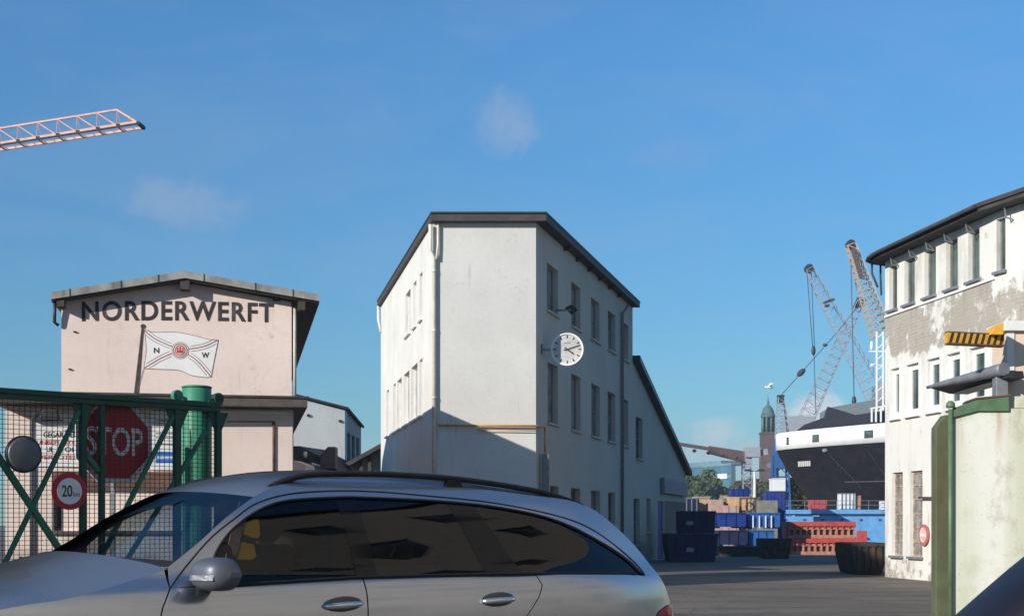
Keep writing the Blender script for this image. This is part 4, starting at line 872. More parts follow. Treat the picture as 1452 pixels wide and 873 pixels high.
def yard():
    G = 'blue steel trays stacked in the yard'
    steel_tray('bright blue steel tray, upper left of the stack beside the grey wall', 1013, 1058, 727, 748.5, 76, 3.4, M['blue'], G)
    steel_tray('faded blue steel tray with pale bars, upper right of the stack', 1060, 1106, 727, 749, 76.3, 3.4, M['blue_mid'], G)
    steel_tray('navy steel tray lying lower left under the bright blue one', 1018, 1060, 752, 774, 76.1, 3.4, M['navy'], G)
    steel_tray('faded blue steel tray lying lower right under the one with pale bars', 1062, 1098, 752, 775, 76.4, 3.4, M['blue_mid'], G)
    # supports under the trays
    t = thing('trestle', 'black steel trestle carrying the lower blue trays', 'trestle', V(12.4, 76.5, -.46)); mb = MB()
    for x in (1024, 1056, 1066, 1094):
        q = W(x, 0, 76.5); mb.obox(V(q.x-.14, 76.5, -.46), V(.28,0,0), V(0,2.6,0), V(0,0,W(0, 775, 76.4).z+.46-.004))
    mb.build('leg', M['dark_metal'], t)
    # white bars and corner blocks on the faded tray
    for x in (1068, 1077, 1086, 1094):
        q = W(x, 748, 76.1); mb = MB(); mb.obox(V(q.x-.03, 76.14, q.z), V(.06,0,0), V(0,.05,0), V(0,0,.66)); tag(mb.build('locking_bar', M['white_sign'], loc=V(q.x, 76.14, q.z)), 'white upright locking bar leaning on the faded blue tray', 'bar', 'white bars on the faded blue tray')
    # skips
    def skip(label, x0, x1, y0, y1, Y, m, plate=None):
        a, b = W(x0, y1, Y), W(x1, y0, Y); h = b.z; w = b.x-a.x; t = thing('skip', label, 'skip', V((a.x+b.x)/2, Y, zg(Y)))
        prof = [V(a.x+.12, Y, zg(Y)+.01), V(b.x-.12, Y, zg(Y)+.01), V(b.x, Y, h*.62), V(b.x, Y, h), V(a.x, Y, h), V(a.x, Y, h*.62)]
        MB().prism(prof, V(0,1.8,0)).build('body', m, t, .015)
        mb = MB(); mb.obox(V(a.x-.04, Y-.05, h-.09), V(w+.08,0,0), V(0,.049,0), V(0,0,.09))
        for q in (.2, .4, .6, .8): mb.obox(V(a.x+w*q-.04, Y-.045, .1), V(.08,0,0), V(0,.044,0), V(0,0,h-.2))
        mb.build('rim', m, t)
        if plate: q = W(plate[0], plate[1], Y-.06); MB().obox(q, V(.28,0,0), V(0,.01,0), V(0,0,.16)).build('plate', M['grey_metal'], t)
        return t
    skip('dark navy skip in the shade at the foot of the grey side wall', 946, 1018, 756, 800, 53.0, M['navy'], (973, 782))
    skip('tall navy skip with small pale plate behind the lower navy skip', 966, 1014, 724, 790, 56.0, M['navy'], (973, 744))
    skip('dark skip between the blue trays and the red dock blocks', 1082, 1122, 763, 795, 62.0, M['skip'])
    skip('low black skip in front of the trestle below the blue trays', 1019, 1080, 774, 797, 70.0, M['skip'])
    skip('scorched brown black skip against the corner of the peeling building', 1208, 1258, 769, 815, 34.6, M['skip'])
    # crates and loose things behind the trays
    Y = 86.0
    crate('blue_crate', 'small dull blue crate nearest to the gable end of the grey wall', 'crate', 968, 990, 707, Y, 1.5, M['navy'], .1, 3, M['grey_metal'])
    crate('white_cabin', 'low white cabin roof showing behind the navy skip', 'cabin', 987, 1007, 705, Y+2, 1.6, M['tan'], 0, 0, M['white_sign'])
    crate('board_crate', 'pinkish board crate left of the wooden ones', 'crate', 1006, 1025, 708, Y, 1.3, M['pinkish'], .08, 0)
    crate('board_crate', 'long low pinkish crate with white corner in front of the tan crate', 'crate', 1027, 1048, 716, Y-.8, .6, M['pinkish'], 0, 2, None)
    crate('tan_crate', 'tan plywood crate carrying the small bright blue box', 'crate', 1033, 1064, 704, Y+.3, 1.6, M['tan'], 0, 0)
    a = W(0, 704, Y+.3).z+.005
    crate('blue_box', 'bright blue box on top of the tan plywood crate', 'box', 1036, 1063, 694, Y+.5, 1.0, M['blue'], 0, 4, M['blue'], base=a)
    crate('grey_bale', 'square grey tarpaulin covered bale right of the lamp post', 'bale', 1073, 1103, 709, Y-.6, 1.3, M['box_grey'], 0, 0)
    crate('blue_container', 'blue container with pale end behind the grey bale', 'container', 1088, 1117, 697, Y+3, 2.2, M['blue'], -.12, 6, M['blue'])
    crate('site_cabin', 'small white site cabin in front of the ship', 'cabin', 1097, 1114, 679, Y+6, 1.6, M['white_sign'], 0, 0, M['white_sign'])
    t = thing('pipe_rack', 'rusty open rack with steel hoops beside the lamp post', 'rack', V(14.3, Y-.5, -.47)); mb = MB()
    for x in (1050, 1059, 1070):
        q = W(x, 705, Y-.5); mb.bar(V(q.x, q.y, -.47), q, .12)
    p, q = W(1049, 706, Y-.5), W(1072, 706, Y-.5); mb.bar(p, q, .12); p, q = W(1049, 726, Y-.5), W(1072, 726, Y-.5); mb.bar(p, q, .1); mb.build('frame', M['brown_rust'], t)
    mb = MB(); c = W(1063, 718, Y-.6); mb.tube([c + V(math.cos(R(i*18))*.22, 0, math.sin(R(i*18))*.26) for i in range(21)], .04, 6, False); mb.build('hoop', M['dark_metal'], t)
    t = thing('scrap_heap', 'small heap of pale cut steel offcuts on top of the crates', 'scrap', W(1026, 712, Y+1)); mb = MB()
    for i in range(14):
        c = W(1022+random.random()*12, 703+random.random()*8, Y+1+random.random()); mb.box(c, (.12+random.random()*.3, .2, .1+random.random()*.22), random.random()*3)
    c = W(1028, 0, Y+1.5); mb.obox(V(c.x-.3, c.y-.4, -.46), V(.6,0,0), V(0,.8,0), V(0,0,W(0,711,Y+1).z+.46)); mb.build('offcut', M['box_grey'], t)
    # lamp post
    Y = 89; b = W(1070, 0, Y); t = thing('lamp_post', 'slim pale lamp post with two small heads standing among the crates', 'lamp', V(b.x, Y, -.47)); zt = W(0, 668, Y).z
    MB().tube([V(b.x, Y, 0), V(b.x, Y, zt)], [.13, .08], 10).build('pole', M['pipe_white'], t)
    for sg in (-1, 1):
        mb = MB(); mb.bar(V(b.x, Y, zt), V(b.x+sg*.34, Y, zt+.06), .06); mb.box(V(b.x+sg*.42, Y, zt+.08), (.4, .25, .13)); mb.build('lamp_head', M['dark_metal'], t)
    # dock wall
    Y = 97; a = W(1095, 722, Y); z = a.z
    t = thing('dock_wall', 'light blue steel side of the floating dock below the ship', 'dock', V(26, Y, -.47))
    x1 = W(1420, 0, Y).x
    MB().obox(V(a.x, Y, -.5), V(x1-a.x,0,0), V(0,3,0), V(0,0,z-.46+.5)).build('side', M['blue_light'], t)
    MB().obox(V(a.x-.1, Y-.18, z-.30), V(x1-a.x+.1,0,0), V(0,4,0), V(0,0,.295)).build('deck_edge', M['blue_light'], t)
    MB().obox(V(a.x, Y-.05, z-.40), V(x1-a.x,0,0), V(0,.046,0), V(0,0,.09)).build('dark_blue_band', M['blue_trim'], t)  # darker blue strip just below the deck edge
    mb = MB()
    for i in range(16):
        x = a.x + .8 + i*1.3; MB().obox(V(x, Y-.06, z-.75), V(.18,0,0), V(0,.055,0), V(0,0,.12)).build('cleat', M['blue_trim'], t)
    mb = MB(); h = 1.05
    for i in range(18):
        x = a.x + .1 + i*1.1; mb.bar(V(x, Y+.3, z), V(x, Y+.3, z+.62), .035)
    for hh in (.32, .62): mb.bar(V(a.x+.1, Y+.3, z+hh), V(a.x+.1+17*1.1, Y+.3, z+hh), .03)
    mb.build('railing', M['grey_metal'], t)
    crate('red_bin', 'red steel bin standing on the dock edge under the bow', 'bin', 1150, 1173, 708.5, Y+.8, 1.0, M['dock_red'], 0, 3, None, base=z+.004)
    crate('white_tank', 'white cube tank on the dock edge beside the red bin', 'tank', 1191, 1213, 700, Y+.8, .8, M['white_sign'], 0, 4, M['grey_metal'], base=z+.004)
    crate('orange_cabinet', 'narrow rusty orange cabinet right of the white cube tank', 'cabinet', 1214, 1221, 702, Y+1, .5, M['dock_tan'], 0, 0, None, base=z+.004)
    crate('white_box', 'small bright white box at the right end of the dock edge', 'box', 1249, 1262, 710, Y+.6, .5, M['white_sign'], 0, 0, None, base=z+.004)
    dock_block('lower red and tan dock block with a row of dark holes', 1122, 1216, 786, 769, 763, 78.0)
    dock_block('upper red dock block with dark holes lying on the lower one', 1118, 1212, 762.6, 745.5, 739, 78.2)
    t = MB().obox(V(W(1213,0,78).x+.05, 77.6, -.47), V(.5,0,0), V(0,.38,0), V(0,0,W(0,752,78).z+.47)).build('red_post', M['dock_red'], None, .01, loc=V(W(1214,0,78).x, 77.7, -.47)); tag(t, 'short red steel post standing at the right end of the dock blocks', 'post')
yard()

# ------------------------------------------------------------ ship in the dock
def ship():
    Y = 114.0; t = thing('ship', 'black hulled ship with white bulwark and overhanging bow lying in the dock', 'ship', V(30, Y, -.5))
    bow = {}
    ax = V(1, -.20, 0).normalized(); side = V(ax.y, -ax.x, 0)          # side points to the viewer
    L = 46
    def outline(px, py, bw, ex, rise):      # half outline from bow tip backwards, near side then far side
        p0 = W(px, py, Y); near = []; far = []
        for i in range(25):
            a = (i/24)**2; w = bw*min(1, (a*L/9))**ex if a*L < 9 else bw
            c = V(p0.x, p0.y+2.5, p0.z) + ax*(a*L) + V(0,0,rise*a*L)
            near.append(c + side*w); far.append(c - side*w)
        return far[::-1] + near[1:]
    levels = [outline(1108, 613, 5.0, .40, .060), outline(1108, 637, 5.0, .40, .045)]
    hull = [outline(1110, 637.5, 4.97, .42, .045), outline(1113, 645, 4.7, .46, .03), outline(1124, 664, 4.2, .62, 0), outline(1143, 692, 3.4, .85, 0), outline(1166, 722, 2.6, 1.0, 0), outline(1185, 752, 2.0, 1.0, 0)]
    MB().grid(levels).build('bulwark', M['white_paint'], t, solid=.12)
    MB().grid(hull).build('hull', M['hull_black'], t)
    top = [p - V(0,0,.25) for p in levels[0]]; mb = MB(); n = len(top)
    for i in range(n//2): mb.add([top[i], top[i+1], top[n-2-i], top[n-1-i]], [(0,1,2,3)])
    mb.build('deck', M['ship_grey'], t)
    # openings in the bulwark: fairlead frames
    def near_pt(levelA, levelB, px, f):
        best = None
        half = len(levelA)//2
        for i in range(half, len(levelA)-1):
            for k in range(10):
                u = k/10; q = levelA[i].lerp(levelA[i+1], u).lerp(levelB[i].lerp(levelB[i+1], u), f); x = CX + q.x/q.y*F
                if best is None or abs(x-px) < best[0]: best = (abs(x-px), q, (levelA[i+1]-levelA[i]).normalized())
        return best[1], best[2]
    for px, w in ((1117, .22), (1156.5, .55), (1232, .68)):
        q, d_ = near_pt(levels[0], levels[1], px, .52); nrm = V(d_.y, -d_.x, 0).normalized(); nrm = nrm if nrm.y < 0 else -nrm
        mb = MB(); mb.obox(q - d_*w/2 - V(0,0,.30) + nrm*.015, d_*w, V(0,0,.60), nrm*.03); fr = mb.build('fairlead', M['hull_black'], t, .005)
        MB().obox(q - d_*w*.32 - V(0,0,.21) + nrm*.047, d_*w*.64, V(0,0,.42), nrm*.004).build('opening', M['pane_green'], fr)
    # weld seams and name patch on the flare
    q, d_ = near_pt(hull[1], hull[2], 1141, .62); q2, _ = near_pt(hull[1], hull[2], 1141, .95)
    mb = MB(); up = (q-q2).normalized(); 
    nrm = d_.cross(up).normalized(); nrm = nrm if nrm.y < 0 else -nrm
    x = -.62
    for w in (.18, .14, .2, .14, .18, .15):
        mb.prism([q + d_*x + up*-.28 + nrm*.02, q + d_*(x+w) + up*-.28 + nrm*.02, q + d_*(x+w-.04) + up*.28 + nrm*.02, q + d_*(x-.04) + up*.28 + nrm*.02], nrm*.02); x += w+.03
    mb.build('ship_name', M['white_paint'], t)
    mb = MB()
    for lv, px0, px1, f0, f1 in ((1, 1172, 1222, .0, 1.0), (1, 1232, 1258, .1, .6)):
        a, _ = near_pt(hull[lv], hull[lv+1], px0, f0); b, _ = near_pt(hull[lv+1], hull[lv+2], px1, f1); a += V(0,-.06,0); b += V(0,-.06,0); mb.bar(a, b, .045)
    a, _ = near_pt(hull[3], hull[4], 1198, -.3); b, _ = near_pt(hull[3], hull[4], 1262, -.3); mb.bar(a+V(0,-.08,0), b+V(0,-.08,0), .05)
    mb.build('weld_seam', M['seam'], t)
    q, _ = near_pt(hull[0], hull[1], 1169, .6); mb = MB(); mb.ball(q+V(0,-.06,0), (.5,.3,.35)); mb.build('hawse_pipe', M['ship_grey'], t)
    # dark wave breaker and grey house on deck
    Yd = Y+1.5; P_ = lambda x, y: W(x, y, Yd)
    MB().prism([P_(1120, 618), P_(1140, 602), P_(1170, 591), P_(1174, 576), P_(1213, 588), P_(1275, 578), P_(1275, 618)], V(.4,2.5,0)).build('breakwater', M['ship_dark'], t)
    Yd2 = Y+5; P2 = lambda x, y: W(x, y, Yd2)
    MB().prism([P2(1176, 577.5), P2(1244, 565.5), P2(1300, 566), P2(1300, 615), P2(1176, 615)], V(.5,6,0)).build('deckhouse', M['ship_grey'], t)
    mb = MB()
    for x in (1236, 1242, 1249): mb.bar(W(x, 598, Yd-.8), W(x, 578, Yd-.8), .12)
    mb.bar(W(1234, 579, Yd-.8), W(1256, 575, Yd-.8), .12); mb.build('davit', M['white_paint'], t)
    # white lattice mast by the peeling building
    mb = MB(); Ym = Y+3
    for x in (1243, 1252): mb.bar(W(x, 620, Ym), W(x, 470, Ym), .13)
    for i in range(9): mb.bar(W(1243, 600-i*15, Ym), W(1252, 592-i*15, Ym), .08)
    mb.bar(W(1232, 498, Ym), W(1256, 498, Ym), .1); mb.bar(W(1234, 519, Ym), W(1250, 517, Ym), .08); mb.ball(W(1236, 490, Ym), (.3,.3,.8)); mb.ball(W(1238, 517, Ym), (.5,.3,.2)); mb.build('lattice_mast', M['white_paint'], t)
ship()

# ------------------------------------------------------------ cranes
def lattice(mb, p0, p1, w0, w1, n, r, up=None):
    p0, p1 = Vector(p0), Vector(p1); t = (p1-p0).normalized(); a = t.cross(V(0,1,0)); a = V(1,0,0) if a.length < .1 else a.normalized(); b = a.cross(t).normalized()
    pr = None
    for i in range(n+1):
        k = i/n; c = p0.lerp(p1, k); w = (w0+(w1-w0)*k)/2
        q = [c+a*w+b*w, c-a*w+b*w, c-a*w-b*w, c+a*w-b*w]
        for j in range(4): mb.bar(q[j], q[(j+1)%4], r*.7)
        if pr:
            for j in range(4): mb.bar(pr[j], q[j], r); mb.bar(pr[j], q[(j+1)%4], r*.6)
        pr = q
def cranes():
    # tower crane jib at the top left, mast outside the picture
    Y = 60; t = thing('tower_crane', 'salmon tower crane whose lattice jib reaches in at the top left', 'crane', W(-700, 742, Y)); t.location.z = 0; ORG[t.name] = Vector(t.location)
    tip = W(194, 173, Y); root = W(-700, 312, Y+6); nb = 34; mb = MB(); md = MB()
    h = .78; dn = V(0,.9,0)
    for i in range(nb):
        a, b = tip.lerp(root, i/nb), tip.lerp(root, (i+1)/nb); ta, tb = a+V(-.1,.45,h), b+V(-.1,.45,h)
        if i: mb.bar(ta, tb, .075)
        else: mb.bar(a, tb, .07); mb.bar(a+dn, tb, .07)
        mb.bar(a, b, .08, .10); mb.bar(a+dn, b+dn, .08, .10)
        m = tb; mb.bar(a, m, .035); mb.bar(a+dn, m, .035); mb.bar(b, m, .025); mb.bar(b+dn, m, .025); mb.bar(b, b+dn, .05)
        md.bar(a+V(0,-.02,-.082), b+V(0,-.02,-.082), .08, .06); md.box(b+V(.1,-.06,.0), (.2,.03,.08))
    mb.build('jib', M['crane_pink'], t); md.bar(tip+V(.06,-.04,-.06), tip+V(.06,.95,0), .12, .14); md.build('shaded_underside', M['roof_dark'], t)  # dark bars put in as the jib's shaded underside, with joints and tip
    mb = MB(); lattice(mb, V(root.x, root.y+.5, 0), root+V(0,.5,4), 1.6, 1.6, 14, .14); mb.build('mast', M['crane_pink'], t)
    # two tall yard cranes with leaning jibs behind the ship, and a third crossing them
    def jib_crane(label, tip, foot, w0, w1, m, Y, base_px, n=14, r=.14, hook=None, head=True):
        a, b = W(*tip, Y), W(*foot, Y); t = thing('yard_crane', label, 'crane', V(W(base_px, 0, Y).x, Y, 0))
        mb = MB(); lattice(mb, a, b, w0, w1, n, r); mb.build('jib', m, t)
        bx = W(base_px, 0, Y).x; mb = MB(); lattice(mb, V(bx, Y, 0), V(bx, Y, max(2, b.z-.5)), 2.6, 2.2, 6, .22); mb.box(V(bx, Y, b.z), (3.4, 3, 2.2)); mb.build('tower', m, t)
        if head:
            mb = MB(); mb.lathe(a-V(0,.4,0), V(0,1,0), [(.5,0),(.5,.8)], 12, False); mb.build('head_sheave', M['dark_metal'], t)
        if hook:
            mb = MB()
            for dx in hook[2]: mb.tube([a+V(dx,0,0), W(hook[0], hook[1], Y)+V(dx*.4,0,0)], .045, 5)
            mb.build('hoist_rope', M['cable'], t)
            q = W(hook[0], hook[1], Y); mb = MB(); mb.ball(q-V(0,0,.4), (.5,.4,1.1)); mb.build('hook_block', M['dark_metal'], t)
        return t
    c1 = jib_crane('pale yard crane with jib leaning left and a long hoist rope', (1147, 381), (1243, 560), .9, 2.0, M['crane_pale'], 160, 1262, 16, .075, (1153.5, 492, (-.25, .25)))
    mb = MB(); q = W(1172, 429, 160); mb.bar(W(1167, 430, 159.5), W(1183, 424, 159.5), .3, .25); mb.bar(W(1169, 434, 159.5), W(1176, 433, 159.5), .3, .3); mb.build('floodlight_bar', M['roof_dark'], c1)
    mb = MB(); mb.tube([W(1154, 498, 160), W(1157, 585, 160)], .045, 5); mb.build('load_rope', M['cable'], c1)
    c2 = jib_crane('tan yard crane with steep jib beside the peeling building', (1206, 347), (1250, 475), .9, 1.9, M['crane_tan'], 150, 1290, 14, .12, (1211, 563, (0,)))
    mb = MB(); mb.bar(W(1209, 352, 149), W(1222, 394, 149), .35, .5); mb.build('jib_ladder', M['brown_rust'], c2)
    c3 = jib_crane('pale crane with dark jib head, crossing behind the left leaning jib', (1220, 428), (1138, 604), .9, 1.8, M['crane_pale'], 170, 1132, 16, .075, None, False)
    mb = MB(); mb.bar(W(1222, 423, 170), W(1217, 434, 170), .8, 1.0); mb.bar(W(1212, 431, 170), W(1218, 434, 170), .6, .8); mb.build('jib_head', M['roof_dark'], c3)
    mb = MB(); mb.tube([W(1218, 432, 170), W(1188, 470, 170), W(1106, 562, 170)], .05, 5); mb.build('luffing_rope', M['cable'], c3)
    mb = MB(); mb.ball(W(1136, 528, 170), (1.3, .6, .7), M=Matrix.Rotation(R(-42), 3, 'Y')); mb.ball(W(1170, 489, 170), (.6, .4, .4)); mb.build('rope_block', M['roof_dark'], c3)
    # blue slewing crane with a grey peak beside the church tower
    Y = 150; t = thing('slewing_crane', 'blue slewing crane with pale pointed jib between church tower and ship', 'crane', V(W(1103, 0, Y).x, Y, 0))
    mb = MB(); lattice(mb, W(1107, 563, Y), W(1111, 642, Y), .6, 1.7, 9, .10); mb.build('jib', M['crane_pale'], t); mb = MB(); mb.box(W(1107, 566, Y), (.7,.7,.9)); mb.build('jib_head', M['dark_metal'], t)
    mb = MB(); mb.box(W(1107, 648, Y), (1.4, 2, 2.4)); mb.box(W(1104, 634, Y), (.8, 1.4, 1.8)); mb.build('machine_house', M['crane_blue'], t)
    bx = W(1107, 0, Y).x; mb = MB(); lattice(mb, V(bx, Y, 0), V(bx, Y, W(0, 655, Y).z), 2.0, 1.3, 5, .16); mb.build('pedestal', M['crane_blue'], t)
    mb = MB(); lattice(mb, W(1099, 705, Y), W(1098, 645, Y), .8, .5, 6, .09); mb.build('stair_tower', M['crane_blue'], t)
    # salmon crane with horizontal boom
    Y = 170; t = thing('boom_crane', 'salmon crane with long horizontal boom over the trees', 'crane', V(W(1059, 0, Y).x, Y, 0)); m = M['crane_pink']
    mb = MB(); a, b = W(930, 624, Y-10), W(1062, 645, Y); mid = a.lerp(b, .55); mb.bar(a, mid, .45, .35); mb.prism([mid+V(0,0,-.5), b+V(0,0,-1.0), b+V(0,0,.4), mid+V(0,0,.35)], V(0,1.2,0))
    mb.build('boom', m, t); mb = MB(); mb.bar(b, W(1088, 640, Y), .8, .7); mb.box(W(1066, 641, Y), (1.8, 1.6, 1.2)); mb.build('counter_jib', M['crane_pale'], t)
    mb = MB(); lattice(mb, V(W(1059,0,Y).x, Y, 0), W(1059, 648, Y), 1.2, 1.0, 12, .10); mb.box(W(1060, 654, Y), (.9, .9, 1.4)); mb.build('mast', M['crane_pale'], t)
    mb = MB()
    for k in range(6): q = a.lerp(b, .1+.15*k); mb.ball(q-V(0,0,.5), (.5,.4,.4))
    mb.build('trolley_light', M['brown_rust'], t)
cranes()

# ------------------------------------------------------------ far shore: church tower, glass block, trees, gull
def far():
    Y = 420.0; c = W(1089, 0, Y); k = Y/F; c = V(c.x, Y, 0); z = lambda y: EYE + (HY-y)*k
    t = thing('church_tower', 'dark red brick church tower with open belfry and green copper dome', 'tower', c)
    r = 11.2*k
    w2 = r*1.9
    MB().box(V(c.x, Y, z(640)/2), (w2, w2, z(640))).build('shaft', M['church'], t)
    MB().box(V(c.x, Y, (z(640)+z(613))/2), (w2*.96, w2*.96, z(613)-z(640))).build('upper_shaft', M['church'], t)
    mb = MB()
    for y in (641, 614): mb.box(V(c.x, Y, z(y)), (w2*1.06, w2*1.06, .5))
    mb.build('cornice', M['church'], t)
    MB().lathe(V(c.x, Y, z(613)), V(0,0,1), [(4.2*k,0),(4.2*k, z(592)-z(613))], 12).build('belfry_core', M['copper'], t)
    for i in range(8):
        a = R(22.5+45*i); q = V(c.x+math.cos(a)*8.4*k, Y+math.sin(a)*8.4*k, 0); MB().tube([q+V(0,0,z(613)), q+V(0,0,z(591))], 1.5*k, 8).build('column', M['copper'], t)
    MB().lathe(V(c.x, Y, z(592)), V(0,0,1), [(9.8*k,0),(10.4*k,.3),(10*k,1.0),(9.3*k,2.0*k*1.5),(8.8*k,7*k),(7.2*k,12*k),(4.6*k,16*k),(2.2*k,18*k),(1.5*k,20*k),(1.7*k,22*k),(1.0*k,24*k),(.4*k,29*k),(.15*k,35*k)], 24).build('dome', M['copper'], t)
    MB().disc(V(c.x, Y-w2/2-.02, z(660)), V(0,-1,0), 4*k, .2, 20).build('clock_face', M['pipe_grey'], t)
    # glass office block
    Y = 380; k = Y/F; f = Fac((W(960,0,Y+25).x, Y+25), (W(1037,0,Y).x, Y)); t = thing('glass_office', 'blue green glass office block behind the trees', 'building', f.p(7, 0))
    h = EYE+(HY-657)*k
    MB().prism([f.p(0, 0), f.p(f.len, 0), f.p(f.len, h), f.p(0, h)], V(4,18,0)).build('body', M['glass_wall'], t)
    mb = MB()
    for i in range(5): mb.obox(f.p(-.1, h-.5-i*3.3, .02), f.D*(f.len+.2), V(0,0,.7), f.N*.2)
    mb.build('floor_band', M['glass_band'], t); mb = MB(); mb.obox(f.p(f.len-6, h-4, .25), f.D*4.5, V(0,0,1.4), f.N*.2); mb.build('sign_panel', M['white_sign'], t)
    MB().obox(f.p(3, h, -2), f.D*(f.len*.6), V(0,0,1.2), -f.N*8).build('roof_plant', M['glass_band'], t)
    def tree(label, px, top, w, Y, m, seed, grp='trees on the far shore'):
        rnd = random.Random(seed); k = Y/F; b = W(px, 0, Y); b.z = 0; H_ = EYE+(HY-top)*k; rw = w*k/2
        t = thing('tree', label, 'tree', b, grp)
        mb = MB(); mb.tube([b, b+V(.1,0,H_*.3), b+V(-.1,0,H_*.6)], [.5, .35, .12], 7)
        for i in range(5):
            a = rnd.random()*6.28; mb.tube([b+V(0,0,H_*(.25+.06*i)), b+V(math.cos(a)*rw*.6, math.sin(a)*rw*.6, H_*(.5+.06*i))], [.2, .05], 5)
        mb.build('trunk', M['bark'], t)
        mb = MB(); cl = []
        for i in range(22):
            a = rnd.random()*6.28; e = rnd.random()**.7; zz = .34+.56*rnd.random(); rr = rw*math.sqrt(max(.05, 1-((zz-.5)/.52)**2))*e
            cl.append((b+V(math.cos(a)*rr, math.sin(a)*rr, H_*zz), rw*(.22+.2*rnd.random())))
        for c_, r_ in cl:
            for j in range(95):
                d = V(rnd.gauss(0,1), rnd.gauss(0,1), rnd.gauss(0,1)).normalized()*(r_*(.55+.5*rnd.random())); p = c_+d; s = .35+.45*rnd.random()
                if p.z > H_: p.z = H_ - rnd.random()
                u = V(rnd.gauss(0,1), rnd.gauss(0,1), rnd.gauss(0,1)).normalized(); v = u.cross(V(rnd.gauss(0,1), rnd.gauss(0,1), rnd.gauss(0,1))).normalized()
                mb.add([p-u*s, p+v*s*.6, p+u*s, p-v*s*.6], [(0,1,2,3)])
        mb.build('crown', m, t, recalc=False)
    tree('broad dark green tree right of the shaded gable, under the glass block', 1000, 664, 62, 300, M['leaf'], 1)
    tree('dark tree half hidden behind the shaded gable', 968, 668, 44, 305, M['leaf'], 2)
    tree('low green bush like tree below the boom crane mast', 1040, 686, 40, 290, M['leaf2'], 3)
    tree('olive brown tree at the foot of the church tower', 1062, 675, 46, 310, M['leaf2'], 4)
    tree('dark tree right of the church tower', 1092, 680, 34, 300, M['leaf'], 5)
    tree('yellow brown tree below the overhanging bow', 1130, 674, 34, 152, M['leaf2'], 6)
    # gull
    q = W(1091, 549, 60); t = thing('gull', 'white gull flying above the church tower', 'bird', q); mb = MB(); mb.ball(q, (.30,.12,.11)); mb.ball(q+V(-.15,0,.02), (.10,.09,.09))
    mb.add([q+V(.12,0,0), q+V(.24,.04,.02), q+V(.24,-.04,.02)], [(0,1,2)]); mb.build('body', M['white_paint'], t)
    for sg in (-1, 1): mb = MB(); mb.prism([q+V(.06,sg*.03,.04), q+V(-.06,sg*.03,.04), q+V(-.02,sg*.3,.16), q+V(.08,sg*.5,.10), q+V(.10,sg*.28,.13)], V(0,0,.012)); mb.build('wing', M['white_paint'], t)
def glassy(name, c, r):
    m, nt, N, L, B = newmat(name); p = pos(N); n = noise(N, L, p, .2, 2); L.new(mixc(N, L, ramp(N, L, n, .3, .7), tuple(x*.8 for x in c), tuple(x*1.2 for x in c)), B.inputs['Base Color']); B.inputs['Roughness'].default_value = r; return m
M['glass_wall'] = glassy('office_glass', rgb((78, 118, 136)), .3); M['glass_band'] = glassy('office_band', rgb((110, 140, 150)), .6)
far()

# ------------------------------------------------------------ terrace on the right side of the street, outside the picture (mirrored in the car's glass and paint)
M['pane_dull'] = pane_mat('dull_window_pane', (.05,.055,.06), .35)
def terrace():
    f = Fac((16, 12), (16, -38)); t = thing('terrace_house', 'brown brick terrace facing the street, mirrored in the car windows', 'building', V(20, -14, 0))
    ops = [(1.5+3.4*i, 2.8+3.4*i, z, z+1.7) for i in range(14) for z in (1.0, 4.6, 8.2, 11.8, 15.4)]
    mb = MB(); wall(mb, f, 0, 50, 0, 19.6, ops, .2); mb.obox(f.p(0,0,-9), f.D*50, V(0,0,19.55), f.N*8.7); mb.build('wall', M['brick_brown'], t)
    for o in ops: window(f, o, t, M['frame_dark'], M['pane_dull'], .2, 2, 1, .08, M['grey_metal'])
    MB().prism([f.p(-.3, 19.6, .5), f.p(-.3, 19.6, -9.5), f.p(-.3, 21.6, -4.5)], f.D*50.6).build('roof', M['roof_dark'], t)
terrace()

# ------------------------------------------------------------ unseen brick house added beyond the left edge to shade the yard entrance
def shadow_house():
    e = V(.682, -.731, 0); w = V(-.731, -.682, 0); P = lambda u, q, z=0: e*u + w*q + V(0,0,z)
    a, b = P(-22.6, -7.3), P(-18.7, -7.3); t = thing('shadow_house', 'unseen red brick house added left of the green mesh gate to shade the yard', 'house', (a+b)/2)
    MB().prism([P(-22.6,-7.3), P(-18.7,-7.3), P(-18.7,-2.5), P(-22.6,-2.5)], V(0,0,8.6)).build('wall', M['brick_red'], t)
    MB().prism([P(-22.8,-7.5,8.61), P(-18.6,-7.5,8.61), P(-20.7,-7.5,9.6)], w*5.2).build('roof', M['roof_dark'], t)
    f = Fac(P(-18.7,-2.5)[:2], P(-18.7,-7.3)[:2]); mb = MB()
    for z in (1.2, 4.0, 6.6):
        for x in (.9, 2.9):
            o = (x, x+1.0, z, z+1.4); w_ = MB().obox(f.p(x, z, .01), f.D*1.0, V(0,0,1.4), f.N*.04).build('window', M['frame_white'], t); MB().obox(f.p(x+.08, z+.08, .052), f.D*.84, V(0,0,1.24), f.N*.01).build('pane', M['pane'], w_)
shadow_house()

